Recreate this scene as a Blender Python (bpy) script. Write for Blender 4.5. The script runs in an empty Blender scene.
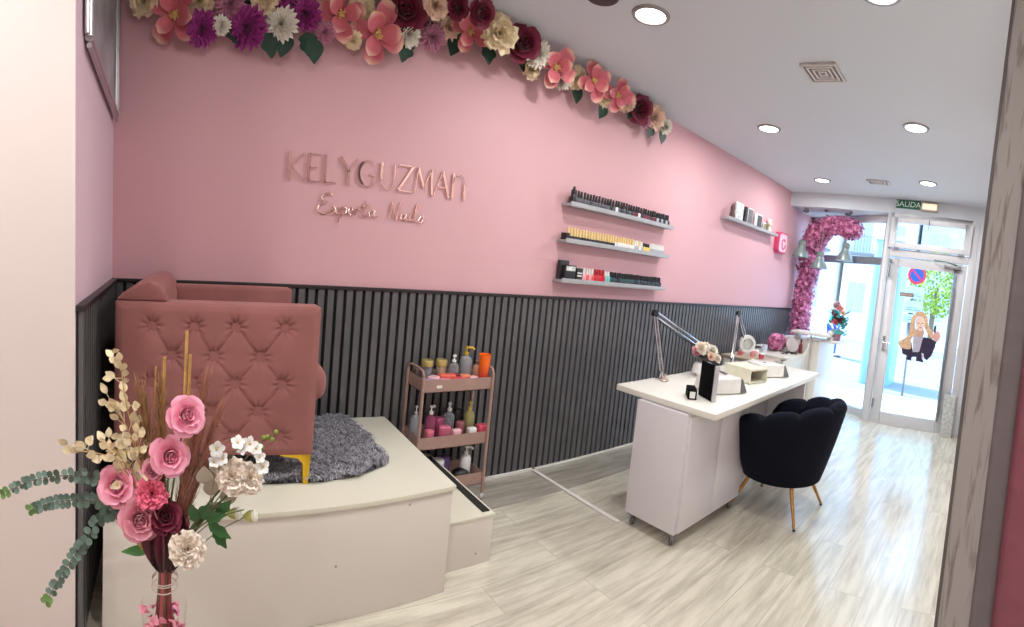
import bpy, bmesh, math, random
from math import sin, cos, pi, radians
from mathutils import Vector, Matrix, Quaternion

S = bpy.context.scene
COL = S.collection
random.seed(7)

# ---------------------------------------------------------------- camera: the photograph is a cylindrical phone panorama
cd = bpy.data.cameras.new('camera')
cam = bpy.data.objects.new('camera', cd)
COL.objects.link(cam)
cam.matrix_world = Matrix(((0.57469, -0.12346, 0.80900, 2.698),
                           (0.81227, -0.03445, -0.58227, 0.0),
                           (0.09976, 0.99175, 0.08049, 1.5),
                           (0, 0, 0, 1)))
cd.type = 'PANO'
cd.panorama_type = 'CENTRAL_CYLINDRICAL'
cd.central_cylindrical_range_u_min = -1.0330
cd.central_cylindrical_range_u_max = 1.0323
cd.central_cylindrical_range_v_min = -0.6610
cd.central_cylindrical_range_v_max = 0.6036
cd.central_cylindrical_radius = 1.0
cd.clip_start = 0.02
cd.clip_end = 200
S.camera = cam

# ---------------------------------------------------------------- world, sun, exposure
w = bpy.data.worlds.new('sky'); S.world = w; w.use_nodes = True
wn = w.node_tree.nodes; wl = w.node_tree.links
bg = wn['Background']
bg.inputs[0].default_value = (0.42, 0.68, 1.0, 1)
bg.inputs[1].default_value = 5.0
sd = bpy.data.lights.new('sun', 'SUN'); sd.energy = 9.0; sd.angle = radians(0.6); sd.color = (1.0, 0.95, 0.86)
sun = bpy.data.objects.new('sun', sd); COL.objects.link(sun)
sun.rotation_euler = Vector((-0.75, 0.22, 0.85)).to_track_quat('Z', 'Y').to_euler()
sun.location = (-4, 12, 12)
vs = S.view_settings
vs.view_transform = 'Standard'; vs.look = 'None'; vs.gamma = 1.0; vs.use_curve_mapping = False
vs.exposure = 0.0
DOWNLIGHT_W = 15.0
H = 2.84

# ---------------------------------------------------------------- helpers
def s2l(c):
    return tuple((x / 12.92 if x <= .04045 else ((x + .055) / 1.055) ** 2.4) for x in [v / 255 for v in c])

MATS = {}
def mat(name, rgb, rough=.5, metal=0, **k):
    """rgb in 0..255 display colour; noise=(scale, amount) varies the pigment; rgb2 with attr blends by the petal attribute"""
    if name in MATS: return MATS[name]
    m = bpy.data.materials.new(name); m.use_nodes = True
    nt = m.node_tree; b = nt.nodes['Principled BSDF']
    c = s2l(rgb) + (1,)
    b.inputs['Base Color'].default_value = c
    b.inputs['Roughness'].default_value = rough
    b.inputs['Metallic'].default_value = metal
    for key, s in (('coat', 'Coat Weight'), ('sheen', 'Sheen Weight'), ('trans', 'Transmission Weight'), ('ior', 'IOR'), ('alpha', 'Alpha'), ('spec', 'Specular IOR Level')):
        if key in k: b.inputs[s].default_value = k[key]
    if 'sheen' in k: b.inputs['Sheen Roughness'].default_value = .4
    if 'sheen_rgb' in k: b.inputs['Sheen Tint'].default_value = s2l(k['sheen_rgb']) + (1,)
    if 'emit' in k:
        b.inputs['Emission Color'].default_value = c
        b.inputs['Emission Strength'].default_value = k['emit']
    if 'rgb2' in k:
        at = nt.nodes.new('ShaderNodeAttribute'); at.attribute_name = 'tone'
        cr = nt.nodes.new('ShaderNodeValToRGB')
        cr.color_ramp.elements[0].color = c
        cr.color_ramp.elements[1].color = s2l(k['rgb2']) + (1,)
        p = k.get('ramp', (0, 1))
        cr.color_ramp.elements[0].position = p[0]; cr.color_ramp.elements[1].position = p[1]
        nt.links.new(at.outputs['Fac'], cr.inputs[0]); nt.links.new(cr.outputs[0], b.inputs['Base Color'])
    else:
        sc, am = k.get('noise', (18, .06))
        tc = nt.nodes.new('ShaderNodeTexCoord'); nz = nt.nodes.new('ShaderNodeTexNoise')
        nz.inputs['Scale'].default_value = sc; nz.inputs['Detail'].default_value = 3
        nt.links.new(tc.outputs['Object'], nz.inputs['Vector'])
        mr = nt.nodes.new('ShaderNodeMapRange')
        mr.inputs['From Min'].default_value = .3; mr.inputs['From Max'].default_value = .7
        mr.inputs['To Min'].default_value = 1 - am; mr.inputs['To Max'].default_value = 1 + am
        nt.links.new(nz.outputs[0], mr.inputs[0])
        mx = nt.nodes.new('ShaderNodeVectorMath'); mx.operation = 'SCALE'
        mx.inputs[0].default_value = c[:3]
        nt.links.new(mr.outputs[0], mx.inputs['Scale']); nt.links.new(mx.outputs[0], b.inputs['Base Color'])
        if 'bump' in k:
            bp = nt.nodes.new('ShaderNodeBump'); bp.inputs['Strength'].default_value = k['bump']; bp.inputs['Distance'].default_value = .01
            nt.links.new(nz.outputs[0], bp.inputs['Height']); nt.links.new(bp.outputs[0], b.inputs['Normal'])
    MATS[name] = m
    return m

ORI = {}      # world position of each linked root / part, so that parts can be written in room coordinates

def tag(o, label=None, cat=None, group=None, kind=None):
    if label: o['label'] = label
    if cat: o['category'] = cat
    if group: o['group'] = group
    if kind: o['kind'] = kind
    return o

def thing(name, label, cat, loc=(0, 0, 0), group=None):
    o = bpy.data.objects.new(name, None); COL.objects.link(o)
    o.empty_display_size = .1
    o.location = loc; ORI[o.name] = Vector(loc)
    return tag(o, label, cat, group)

def dup_tree(o, parent=None):
    c = o.copy(); COL.objects.link(c); c.parent = parent
    for ch in list(o.children): dup_tree(ch, c)
    return c

class MB:
    def __init__(s): s.v = []; s.f = []; s.t = []
    def av(s, p, t=0.0): s.v.append(Vector(p)); s.t.append(t); return len(s.v) - 1
    def box(s, x0, x1, y0, y1, z0, z1):
        i = len(s.v)
        for x, y, z in ((x0, y0, z0), (x1, y0, z0), (x1, y1, z0), (x0, y1, z0), (x0, y0, z1), (x1, y0, z1), (x1, y1, z1), (x0, y1, z1)): s.av((x, y, z))
        s.f += [tuple(i + q for q in f) for f in ((3, 2, 1, 0), (4, 5, 6, 7), (0, 1, 5, 4), (1, 2, 6, 5), (2, 3, 7, 6), (3, 0, 4, 7))]
        return s
    def obox(s, c, hx, hy, hz, R=None):
        i = len(s.v); c = Vector(c)
        for x, y, z in ((-1, -1, -1), (1, -1, -1), (1, 1, -1), (-1, 1, -1), (-1, -1, 1), (1, -1, 1), (1, 1, 1), (-1, 1, 1)):
            p = Vector((x * hx, y * hy, z * hz))
            s.av(c + (R @ p if R else p))
        s.f += [tuple(i + q for q in f) for f in ((3, 2, 1, 0), (4, 5, 6, 7), (0, 1, 5, 4), (1, 2, 6, 5), (2, 3, 7, 6), (3, 0, 4, 7))]
        return s
    def prism(s, poly, z0, z1, ax='z'):
        """poly: 2-D outline (counter-clockwise), extruded along ax from z0 to z1; ax x: poly=(y,z), ax y: poly=(x,z)"""
        n = len(poly); i = len(s.v)
        P = {'z': lambda a, b, h: (a, b, h), 'x': lambda a, b, h: (h, a, b), 'y': lambda a, b, h: (a, h, b)}[ax]
        for h in (z0, z1):
            for a, b in poly: s.av(P(a, b, h))
        fs = [tuple(i + q for q in reversed(range(n))), tuple(i + n + q for q in range(n))]
        fs += [(i + q, i + (q + 1) % n, i + n + (q + 1) % n, i + n + q) for q in range(n)]
        if ax == 'y': fs = [tuple(reversed(f)) for f in fs]
        s.f += fs
        return s
    def hull(s, lo, hi):
        """two loops of the same count, bottom and top"""
        n = len(lo); i = len(s.v)
        for p in lo: s.av(p)
        for p in hi: s.av(p)
        s.f += [tuple(i + q for q in reversed(range(n))), tuple(i + n + q for q in range(n))]
        s.f += [(i + q, i + (q + 1) % n, i + n + (q + 1) % n, i + n + q) for q in range(n)]
        return s
    def tube(s, pts, r, n=8, caps=True, tone=0.0):
        pts = [Vector(p) for p in pts]; m = len(pts)
        rs = r if isinstance(r, (list, tuple)) else [r] * m
        i = len(s.v)
        up = None
        for k, p in enumerate(pts):
            d = (pts[min(k + 1, m - 1)] - pts[max(k - 1, 0)]).normalized()
            if up is None:
                up = Vector((0, 0, 1)) if abs(d.z) < .9 else Vector((1, 0, 0))
            a = d.cross(up)
            if a.length < 1e-6: a = d.orthogonal()
            a.normalize(); b = a.cross(d).normalized(); up = b
            for q in range(n):
                th = 2 * pi * q / n
                s.av(p + (a * cos(th) + b * sin(th)) * rs[k], tone)
        for k in range(m - 1):
            for q in range(n):
                q2 = (q + 1) % n
                s.f.append((i + k * n + q, i + k * n + q2, i + (k + 1) * n + q2, i + (k + 1) * n + q))
        if caps:
            s.f.append(tuple(i + q for q in reversed(range(n))))
            s.f.append(tuple(i + (m - 1) * n + q for q in range(n)))
        return s
    def lathe(s, prof, c=(0, 0, 0), n=16, R=None, tone=0.0, sx=1, sy=1):
        c = Vector(c); i = len(s.v); m = len(prof)
        for r, z in prof:
            for q in range(n):
                th = 2 * pi * q / n
                p = Vector((r * cos(th) * sx, r * sin(th) * sy, z))
                s.av(c + (R @ p if R else p), tone)
        for k in range(m - 1):
            for q in range(n):
                q2 = (q + 1) % n
                s.f.append((i + k * n + q, i + k * n + q2, i + (k + 1) * n + q2, i + (k + 1) * n + q))
        s.f.append(tuple(i + q for q in reversed(range(n))))
        s.f.append(tuple(i + (m - 1) * n + q for q in range(n)))
        return s
    def ball(s, c, r, n=10, sz=1.0, sx=1, sy=1, R=None, tone=0.0):
        m = max(4, n // 2 + 1)
        prof = [(max(r * sin(pi * k / m), 1e-4), -r * cos(pi * k / m) * sz) for k in range(m + 1)]
        return s.lathe(prof, c, n, R, tone, sx, sy)
    def sheet(s, fn, nu, nv, flip=False, tone=None):
        i = len(s.v)
        for a in range(nu + 1):
            for b in range(nv + 1):
                u, v = a / nu, b / nv
                s.av(fn(u, v), tone(u, v) if tone else 0.0)
        for a in range(nu):
            for b in range(nv):
                q = (i + a * (nv + 1) + b, i + (a + 1) * (nv + 1) + b, i + (a + 1) * (nv + 1) + b + 1, i + a * (nv + 1) + b + 1)
                s.f.append(tuple(reversed(q)) if flip else q)
        return s
    def petal(s, base, axis, out, L, W, t0, t1, cup=.25, nu=7, nv=4, tone0=0.0, tone1=1.0, tip=.75, wave=0.0):
        """one petal from base; t0,t1 = angle from the axis at base and tip"""
        side = axis.cross(out).normalized()
        pts = []; p = Vector(base); i = len(s.v)
        for a in range(nu + 1):
            u = a / nu; th = t0 + (t1 - t0) * u
            d = axis * cos(th) + out * sin(th)
            nrm = axis * sin(th) - out * cos(th)
            wd = W * (sin(pi * min(1, (u ** .8) * abs(tip) + .06)) ** .8) if (tip > .84 or tip < 0) else W * (.16 + .84 * min(1, u / .6) ** .75) * math.sqrt(max(0, 1 - .985 * max(0, (u - .55) / .45) ** 2.4))
            for b in range(nv + 1):
                q = 2 * b / nv - 1
                s.av(p + side * (q * wd / 2) + nrm * (cup * wd * q * q + wave * W * sin(q * 5 + a)), tone0 + (tone1 - tone0) * max(u, abs(q) * .8 * (u > .2)))
            p = p + d * (L / nu)
        for a in range(nu):
            for b in range(nv):
                s.f.append((i + a * (nv + 1) + b, i + (a + 1) * (nv + 1) + b, i + (a + 1) * (nv + 1) + b + 1, i + a * (nv + 1) + b + 1))
        return s
    def mesh(s, name, m, org=Vector((0, 0, 0)), smooth=True, bevel=0, seg=2, solid=0):
        me = bpy.data.meshes.new(name)
        me.from_pydata([tuple(v - org) for v in s.v], [], s.f)
        if any(s.t):
            at = me.attributes.new('tone', 'FLOAT', 'POINT')
            at.data.foreach_set('value', s.t)
        if bevel:
            bm = bmesh.new(); bm.from_mesh(me)
            bmesh.ops.remove_doubles(bm, verts=bm.verts, dist=1e-5)
            es = [e for e in bm.edges if len(e.link_faces) == 2 and e.calc_face_angle(0) > .6]
            bmesh.ops.bevel(bm, geom=es, offset=bevel, segments=seg, profile=.6, affect='EDGES', clamp_overlap=True)
            bm.to_mesh(me); bm.free()
        me.materials.append(m)
        if smooth:
            me.shade_smooth()
            me.set_sharp_from_angle(angle=radians(38))
        me.update()
        return me
    def build(s, name, m, parent=None, loc=None, smooth=True, bevel=0, seg=2):
        if parent is not None:
            org = ORI[parent.name]
            o = bpy.data.objects.new(name, s.mesh(name, m, org, smooth, bevel, seg)); COL.objects.link(o)
            o.parent = parent; ORI[o.name] = org
        else:
            org = Vector(loc) if loc is not None else Vector((0, 0, 0))
            o = bpy.data.objects.new(name, s.mesh(name, m, org, smooth, bevel, seg)); COL.objects.link(o)
            o.location = org; ORI[o.name] = org
        return o

def struct(name, mb, m, parent=None, **k):
    o = mb.build(name, m, parent, **k)
    if parent is None: o['kind'] = 'structure'
    return o

def frame(n, roll=0.0):
    """rotation whose Z is n"""
    n = Vector(n).normalized()
    return (n.to_track_quat('Z', 'Y').to_matrix() @ Matrix.Rotation(roll, 3, 'Z'))

def bez(p, n=12):
    """smooth curve through control points (Catmull-Rom)"""
    P = [Vector(q) for q in p]; P = [2 * P[0] - P[1]] + P + [2 * P[-1] - P[-2]]
    out = []
    for i in range(1, len(P) - 2):
        for k in range(n):
            t = k / n; a, b, c, d = P[i - 1], P[i], P[i + 1], P[i + 2]
            out.append(.5 * ((2 * b) + (c - a) * t + (2 * a - 5 * b + 4 * c - d) * t * t + (3 * b - a - 3 * c + d) * t ** 3))
    out.append(P[-2])
    return out

def text_part(body, size, m, parent, loc, rot, depth=.001, name='lettering', align='CENTER'):
    cu = bpy.data.curves.new('lettering', 'FONT'); cu.body = body; cu.size = size
    cu.align_x = align; cu.align_y = 'CENTER'; cu.extrude = depth
    t = bpy.data.objects.new('lettering_curve', cu); COL.objects.link(t)
    dg = bpy.context.evaluated_depsgraph_get()
    me = bpy.data.meshes.new_from_object(t.evaluated_get(dg)); me.materials.clear(); me.materials.append(m)
    bpy.data.objects.remove(t); bpy.data.curves.remove(cu)
    o = bpy.data.objects.new(name, me); COL.objects.link(o)
    if parent: o.parent = parent; o.location = Vector(loc) - ORI[parent.name]
    else: o.location = loc
    o.rotation_euler = rot; ORI[o.name] = Vector(loc)
    return o
# ---------------------------------------------------------------- materials of the room
M_PINK = mat('pink wall paint', (212, 164, 170), .6, noise=(1.2, .02))
M_PINK2 = mat('pale pink wall paint', (226, 196, 206), .6, noise=(1.2, .02))
M_PALE = mat('off white pink paint', (226, 212, 208), .6, noise=(1.2, .02))
M_CEIL = mat('white ceiling paint', (206, 212, 218), .7, noise=(1.0, .012))
M_SLAT = mat('charcoal slat panel', (94, 92, 94), .30, noise=(9, .08))
M_GAP = mat('black felt backing', (16, 15, 15), .8)
M_WHITE = mat('white laminate', (226, 222, 216), .35, noise=(3, .015))
M_CREAM = mat('cream white board', (222, 218, 200), .35, noise=(3, .02))
M_UPVC = mat('grey white window frame', (205, 205, 208), .3, noise=(3, .02))
M_BLACK = mat('black plastic', (14, 14, 15), .35)
M_CHROME = mat('chrome', (200, 200, 205), .15, 1)
M_STEEL = mat('brushed grey metal', (140, 140, 142), .35, 1)
M_GOLD = mat('polished brass', (212, 168, 70), .22, 1)
M_GREY = mat('mid grey plastic', (120, 120, 122), .45)
M_SHELF = mat('grey shelf laminate', (164, 163, 166), .4)

def glass_mat(name, rgb=(255, 255, 255), rough=0.0, mixa=.9):
    if name in MATS: return MATS[name]
    m = bpy.data.materials.new(name); m.use_nodes = True; nt = m.node_tree; nt.nodes.clear()
    out = nt.nodes.new('ShaderNodeOutputMaterial'); tr = nt.nodes.new('ShaderNodeBsdfTransparent')
    gl = nt.nodes.new('ShaderNodeBsdfGlossy'); gl.inputs['Roughness'].default_value = .02
    tr.inputs[0].default_value = s2l(rgb) + (1,)
    mx = nt.nodes.new('ShaderNodeMixShader'); fr = nt.nodes.new('ShaderNodeFresnel'); fr.inputs[0].default_value = 1.3
    ge = nt.nodes.new('ShaderNodeNewGeometry'); ml = nt.nodes.new('ShaderNodeMath'); ml.operation = 'SUBTRACT'; ml.use_clamp = True
    nt.links.new(fr.outputs[0], ml.inputs[0]); nt.links.new(ge.outputs['Backfacing'], ml.inputs[1]); nt.links.new(ml.outputs[0], mx.inputs[0]); nt.links.new(tr.outputs[0], mx.inputs[1]); nt.links.new(gl.outputs[0], mx.inputs[2])
    nt.links.new(mx.outputs[0], out.inputs[0]); MATS[name] = m
    return m
M_PANE = glass_mat('clear window glass')

def floor_mat():
    m = bpy.data.materials.new('whitewashed floorboards'); m.use_nodes = True; nt = m.node_tree; N = nt.nodes; L = nt.links
    b = N['Principled BSDF']; b.inputs['Roughness'].default_value = .24; b.inputs['Specular IOR Level'].default_value = .7; b.inputs['Coat Weight'].default_value = .8; b.inputs['Coat Roughness'].default_value = .16; b.inputs['Coat IOR'].default_value = 1.6
    tc = N.new('ShaderNodeTexCoord'); mp = N.new('ShaderNodeMapping'); mp.inputs['Rotation'].default_value = (0, 0, pi / 2)
    L.new(tc.outputs['Object'], mp.inputs[0])
    br = N.new('ShaderNodeTexBrick'); br.offset = .37; br.inputs['Scale'].default_value = 1
    br.inputs['Brick Width'].default_value = 1.25; br.inputs['Row Height'].default_value = .19
    br.inputs['Mortar Size'].default_value = .0022; br.inputs['Mortar Smooth'].default_value = .3
    br.inputs['Color1'].default_value = (.2, .2, .2, 1); br.inputs['Color2'].default_value = (.9, .9, .9, 1); br.inputs['Mortar'].default_value = (0, 0, 0, 1)
    L.new(mp.outputs[0], br.inputs[0])
    ms = N.new('ShaderNodeMapping'); ms.inputs['Scale'].default_value = (15, 1.5, 1); L.new(tc.outputs['Object'], ms.inputs[0])
    add = N.new('ShaderNodeVectorMath'); add.operation = 'ADD'; L.new(ms.outputs[0], add.inputs[0])
    sc = N.new('ShaderNodeVectorMath'); sc.operation = 'SCALE'; sc.inputs['Scale'].default_value = 7; L.new(br.outputs[0], sc.inputs[0]); L.new(sc.outputs[0], add.inputs[1])
    n1 = N.new('ShaderNodeTexNoise'); n1.inputs['Scale'].default_value = 1.6; n1.inputs['Detail'].default_value = 7; n1.inputs['Roughness'].default_value = .65; L.new(add.outputs[0], n1.inputs[0])
    cr = N.new('ShaderNodeValToRGB'); e = cr.color_ramp.elements
    e[0].position = .30; e[0].color = s2l((184, 176, 160)) + (1,)
    e[1].position = .60; e[1].color = s2l((224, 218, 200)) + (1,)
    x = e.new(.46); x.color = s2l((206, 199, 181)) + (1,)
    L.new(n1.outputs[0], cr.inputs[0])
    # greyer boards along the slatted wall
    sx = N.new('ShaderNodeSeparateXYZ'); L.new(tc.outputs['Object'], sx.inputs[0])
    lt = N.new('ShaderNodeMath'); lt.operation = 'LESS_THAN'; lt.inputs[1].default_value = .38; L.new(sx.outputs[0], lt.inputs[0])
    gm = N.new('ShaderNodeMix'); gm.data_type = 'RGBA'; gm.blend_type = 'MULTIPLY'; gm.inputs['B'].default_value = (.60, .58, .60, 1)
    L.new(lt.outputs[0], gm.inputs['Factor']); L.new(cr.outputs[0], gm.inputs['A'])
    mo = N.new('ShaderNodeMix'); mo.data_type = 'RGBA'; mo.inputs['B'].default_value = s2l((168, 160, 144)) + (1,)
    fm = N.new('ShaderNodeMath'); fm.operation = 'MULTIPLY'; fm.inputs[1].default_value = .6; L.new(br.outputs['Fac'], fm.inputs[0])
    L.new(fm.outputs[0], mo.inputs['Factor']); L.new(gm.outputs['Result'], mo.inputs['A'])
    L.new(mo.outputs['Result'], b.inputs['Base Color'])
    rr = N.new('ShaderNodeMapRange'); rr.inputs['To Min'].default_value = .12; rr.inputs['To Max'].default_value = .30; L.new(n1.outputs[0], rr.inputs[0]); L.new(rr.outputs[0], b.inputs['Roughness'])
    bp = N.new('ShaderNodeBump'); bp.inputs['Strength'].default_value = .12; bp.inputs['Distance'].default_value = .004; L.new(n1.outputs[0], bp.inputs['Height']); L.new(bp.outputs[0], b.inputs['Normal'])
    return m

def pale_wood_mat():
    m = bpy.data.materials.new('limed oak board'); m.use_nodes = True; nt = m.node_tree; N = nt.nodes; L = nt.links
    b = N['Principled BSDF']; b.inputs['Roughness'].default_value = .6
    tc = N.new('ShaderNodeTexCoord'); ms = N.new('ShaderNodeMapping'); ms.inputs['Scale'].default_value = (42, 42, 3.4); L.new(tc.outputs['Object'], ms.inputs[0])
    n1 = N.new('ShaderNodeTexNoise'); n1.inputs['Scale'].default_value = 1.3; n1.inputs['Detail'].default_value = 6; n1.inputs['Distortion'].default_value = .8; L.new(ms.outputs[0], n1.inputs[0])
    cr = N.new('ShaderNodeValToRGB'); e = cr.color_ramp.elements
    e[0].position = .34; e[0].color = s2l((128, 118, 115)) + (1,); e[1].position = .47; e[1].color = s2l((164, 158, 156)) + (1,)
    L.new(n1.outputs[0], cr.inputs[0]); L.new(cr.outputs[0], b.inputs['Base Color'])
    return m

YW0, YW1 = -0.51, 6.98        # the long wall runs along y at x = 0
XP = 1.10                     # end of the short back wall

# floor, ceiling
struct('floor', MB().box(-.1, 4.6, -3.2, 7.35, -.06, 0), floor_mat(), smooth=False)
struct('ceiling', MB().box(-.1, 4.6, -3.2, 6.18, H, H + .1), M_CEIL, smooth=False)
# long pink wall with the slat panelling below
struct('wall_left', MB().box(-.12, 0, YW0 - .12, 7.15, 0, H + .1), M_PINK, smooth=False)
def yb(x): return YW0 + .077 * x
struct('wall_back', MB().prism([(-.12, YW0 - .16), (XP, YW0 - .16), (XP, yb(XP)), (-.12, yb(-.12))], 0, H + .1), M_PINK2, smooth=False)
struct('wall_near', MB().box(XP - .12, XP + .001, -3.2, YW0 - .161, 0, H + .1).box(XP + .0005, XP + .006, -3.2, yb(XP) - .001, 0, H), M_PALE, smooth=False)
struct('wall_rear', MB().box(.6, 4.6, -3.3, -3.2, 0, H + .1), M_PALE, smooth=False)
struct('wall_right_rear', MB().box(4.5, 4.6, -3.2, 1.75, 0, H + .1), M_PALE, smooth=False)

# slat panelling (one panel run on the long wall, one on the back wall)
p = thing('trim_1', 'charcoal vertical slat panelling with a black top rail along the pink wall', 'wall panelling')
del p['category']; del p['label']; p['kind'] = 'structure'
mb = MB()
HW = 1.247
y = YW0 + .03
while y < YW1 - .02:
    mb.box(.006, .026, y, y + .036, .012, HW)
    y += .0555
mb.build('slats', M_SLAT, p, smooth=False)
MB().box(.001, .007, YW0 + .01, YW1, 0, HW).build('backing', M_GAP, p, smooth=False)
MB().box(.001, .034, YW0, YW1, HW, HW + .02).build('top_rail', mat('dark rail', (40, 34, 36), .4), p, bevel=.003)
p = thing('trim_2', 'x', 'x'); del p['category']; del p['label']; p['kind'] = 'structure'
mb = MB(); x = .06
while x < XP - .03:
    mb.prism([(x, yb(x) + .006), (x + .036, yb(x + .036) + .006), (x + .036, yb(x + .036) + .026), (x, yb(x) + .026)], 0, HW); x += .0555
mb.build('slats', M_SLAT, p, smooth=False)
MB().prism([(.03, yb(.03) + .001), (XP, yb(XP) + .001), (XP, yb(XP) + .007), (.03, yb(.03) + .007)], 0, HW).build('backing', M_GAP, p, smooth=False)
MB().prism([(.03, yb(.03) + .001), (XP + .006, yb(XP) + .001), (XP + .006, yb(XP) + .034), (.03, yb(.03) + .034)], HW, HW + .02).build('top_rail', MATS['dark rail'], p, bevel=.003)
struct('baseboard_left', MB().box(.027, .042, 1.75, 2.24, .0, .018).box(.027, .034, 2.27, 6.9, 0, .014), M_WHITE)
struct('trim_3', MB().box(.04, .88, 2.235, 2.262, .001, .012), M_WHITE, bevel=.002)

# right side: the limed wood jamb the photo looks past, then dark and pink strips of the nearer wall
struct('wall_right', MB().box(2.74, 2.9, 1.82, 6.3, 0, H + .1), M_PALE, smooth=False)
struct('trim_4', MB().box(2.676, 2.775, 1.6, 1.82, 0, H), pale_wood_mat(), smooth=False)
struct('trim_5', MB().box(2.666, 2.677, 1.597, 1.83, 0, H), mat('dark edge strip', (96, 88, 88), .5), smooth=False)
struct('trim_6', MB().box(2.775, 2.845, 1.585, 1.82, 0, H), mat('taupe jamb lining', (112, 103, 106), .5), bevel=.02, seg=3)
struct('wall_right_near', MB().box(2.845, 4.6, 1.62, 1.75, 0, H + .1), mat('pink paint darkened as shadow', (142, 78, 94), .6), smooth=False)  # wall pink darkened in the pigment, standing in for the shadow on it

# beam across the shopfront and the lower recess ceiling
ZB = 2.66
def wy(x): return 6.26 + (1.42 - x) * .56      # slanted glazing line left of the door
struct('wall_front', MB().prism([(-.1, 6.16), (1.36, 6.16), (1.36, 6.3), (-.1, 6.3)], ZB, H + .1)
       .box(1.36, 2.9, 6.16, 6.3, 2.66, H + .1).box(2.50, 2.9, 6.14, 6.3, 0, H), M_CEIL, smooth=False)
struct('ceiling_recess', MB().prism([(-.1, 6.3), (1.40, 6.3), (1.40, wy(1.40) + .1), (-.1, wy(-.1) + .1)], ZB, ZB + .08), M_CEIL, smooth=False)

# slanted window left of the door
def wpost(mb, x0, x1, z0, z1, t=.06):
    mb.prism([(x0, wy(x0)), (x1, wy(x1)), (x1, wy(x1) + t), (x0, wy(x0) + t)], z0, z1)
win = thing('window_1', 'x', 'x', (0.7, 6.7, 0)); del win['label']; del win['category']; win['kind'] = 'structure'
mb = MB(); wpost(mb, 0, .06, 0, ZB); wpost(mb, 1.30, 1.42, 0, ZB, .1); wpost(mb, 0, 1.42, 2.56, ZB); wpost(mb, 0, 1.42, 0, .09, .1)
mb.build('window_frame', M_UPVC, win, bevel=.004)
mb = MB(); wpost(mb, .04, 1.32, 2.0, 2.10); mb.build('transom_bar', mat('grey transom bar', (120, 126, 134), .4), win, bevel=.004)
mb = MB(); wpost(mb, .05, 1.31, .08, 2.57, .008); o = mb.build('pane', M_PANE, win, smooth=False); o.location.y += .025

# door and fanlight
d = thing('door_1', 'x', 'x', (1.9, 6.15, 0)); del d['label']; del d['category']; d['kind'] = 'structure'
MB().box(1.36, 1.44, 6.13, 6.24, 0, ZB).box(2.44, 2.53, 6.13, 6.24, 0, ZB).box(1.44, 2.44, 6.13, 6.24, 2.11, 2.21).box(1.44, 2.44, 6.13, 6.24, 2.60, ZB).box(1.36, 2.53, 6.14, 6.24, -.01, .02).build('door_frame', M_UPVC, d, bevel=.004)
MB().box(1.45, 1.575, 6.15, 6.20, .02, 2.095).box(2.275, 2.43, 6.15, 6.20, .02, 2.095).box(1.575, 2.275, 6.15, 6.20, .02, .15).box(1.575, 2.275, 6.15, 6.20, 1.99, 2.095).build('door_leaf', M_UPVC, d, bevel=.006)
MB().box(1.57, 2.28, 6.172, 6.180, .14, 2.0).build('pane', M_PANE, d, smooth=False)
MB().box(2.28, 2.30, 6.125, 6.15, .2, 1.98).box(2.305, 2.315, 6.13, 6.15, .2, 1.98).build('blue_edge_profile', mat('blue grey gasket', (140, 165, 190), .3), d)
hd = MB(); hd.tube([(1.51, 6.15, 1.02), (1.51, 6.10, 1.02), (1.60, 6.095, 1.02)], .01); hd.box(1.495, 1.525, 6.14, 6.152, .92, 1.1)
hd.build('door_handle', M_CHROME, d)
cl = MB(); cl.box(2.15, 2.36, 6.10, 6.15, 2.03, 2.075); cl.tube([(2.3, 6.12, 2.085), (2.18, 6.03, 2.10), (2.02, 6.11, 2.12)], .008)
cl.build('door_closer', M_STEEL, d, bevel=.003)
MB().box(1.46, 1.475, 6.11, 6.15, 1.85, 2.0).box(1.46, 1.475, 6.11, 6.15, .2, .3).box(1.455, 1.49, 6.11, 6.15, 2.03, 2.07).build('hinge', M_STEEL, d)
MB().box(2.29, 2.31, 6.08, 6.12, .15, .9).box(2.30, 2.32, 6.1, 6.13, .9, 1.8).build('door_bar', M_STEEL, d)
f = thing('window_2', 'x', 'x', (1.9, 6.15, 2.2)); del f['label']; del f['category']; f['kind'] = 'structure'
MB().box(1.42, 1.50, 6.09, 6.14, 2.22, 2.60).box(2.36, 2.45, 6.09, 6.14, 2.22, 2.60).box(1.50, 2.36, 6.09, 6.14, 2.22, 2.29).box(1.50, 2.36, 6.09, 6.14, 2.54, 2.60).build('window_frame', M_UPVC, f, bevel=.005)
MB().box(1.48, 2.38, 6.108, 6.114, 2.27, 2.56).build('pane', M_PANE, f, smooth=False)
MB().box(1.50, 1.56, 6.075, 6.1, 2.205, 2.225).box(2.30, 2.36, 6.075, 6.1, 2.205, 2.225).tube([(1.90, 6.075, 2.60), (1.905, 6.06, 2.52), (1.895, 6.065, 2.47)], .006).build('latch', M_STEEL, f)
struct('trim_7', MB().box(2.36, 2.50, 6.0, 6.13, 0, .50), mat('speckled skirting block', (188, 192, 190), .4, noise=(30, .25)), bevel=.005)

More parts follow.
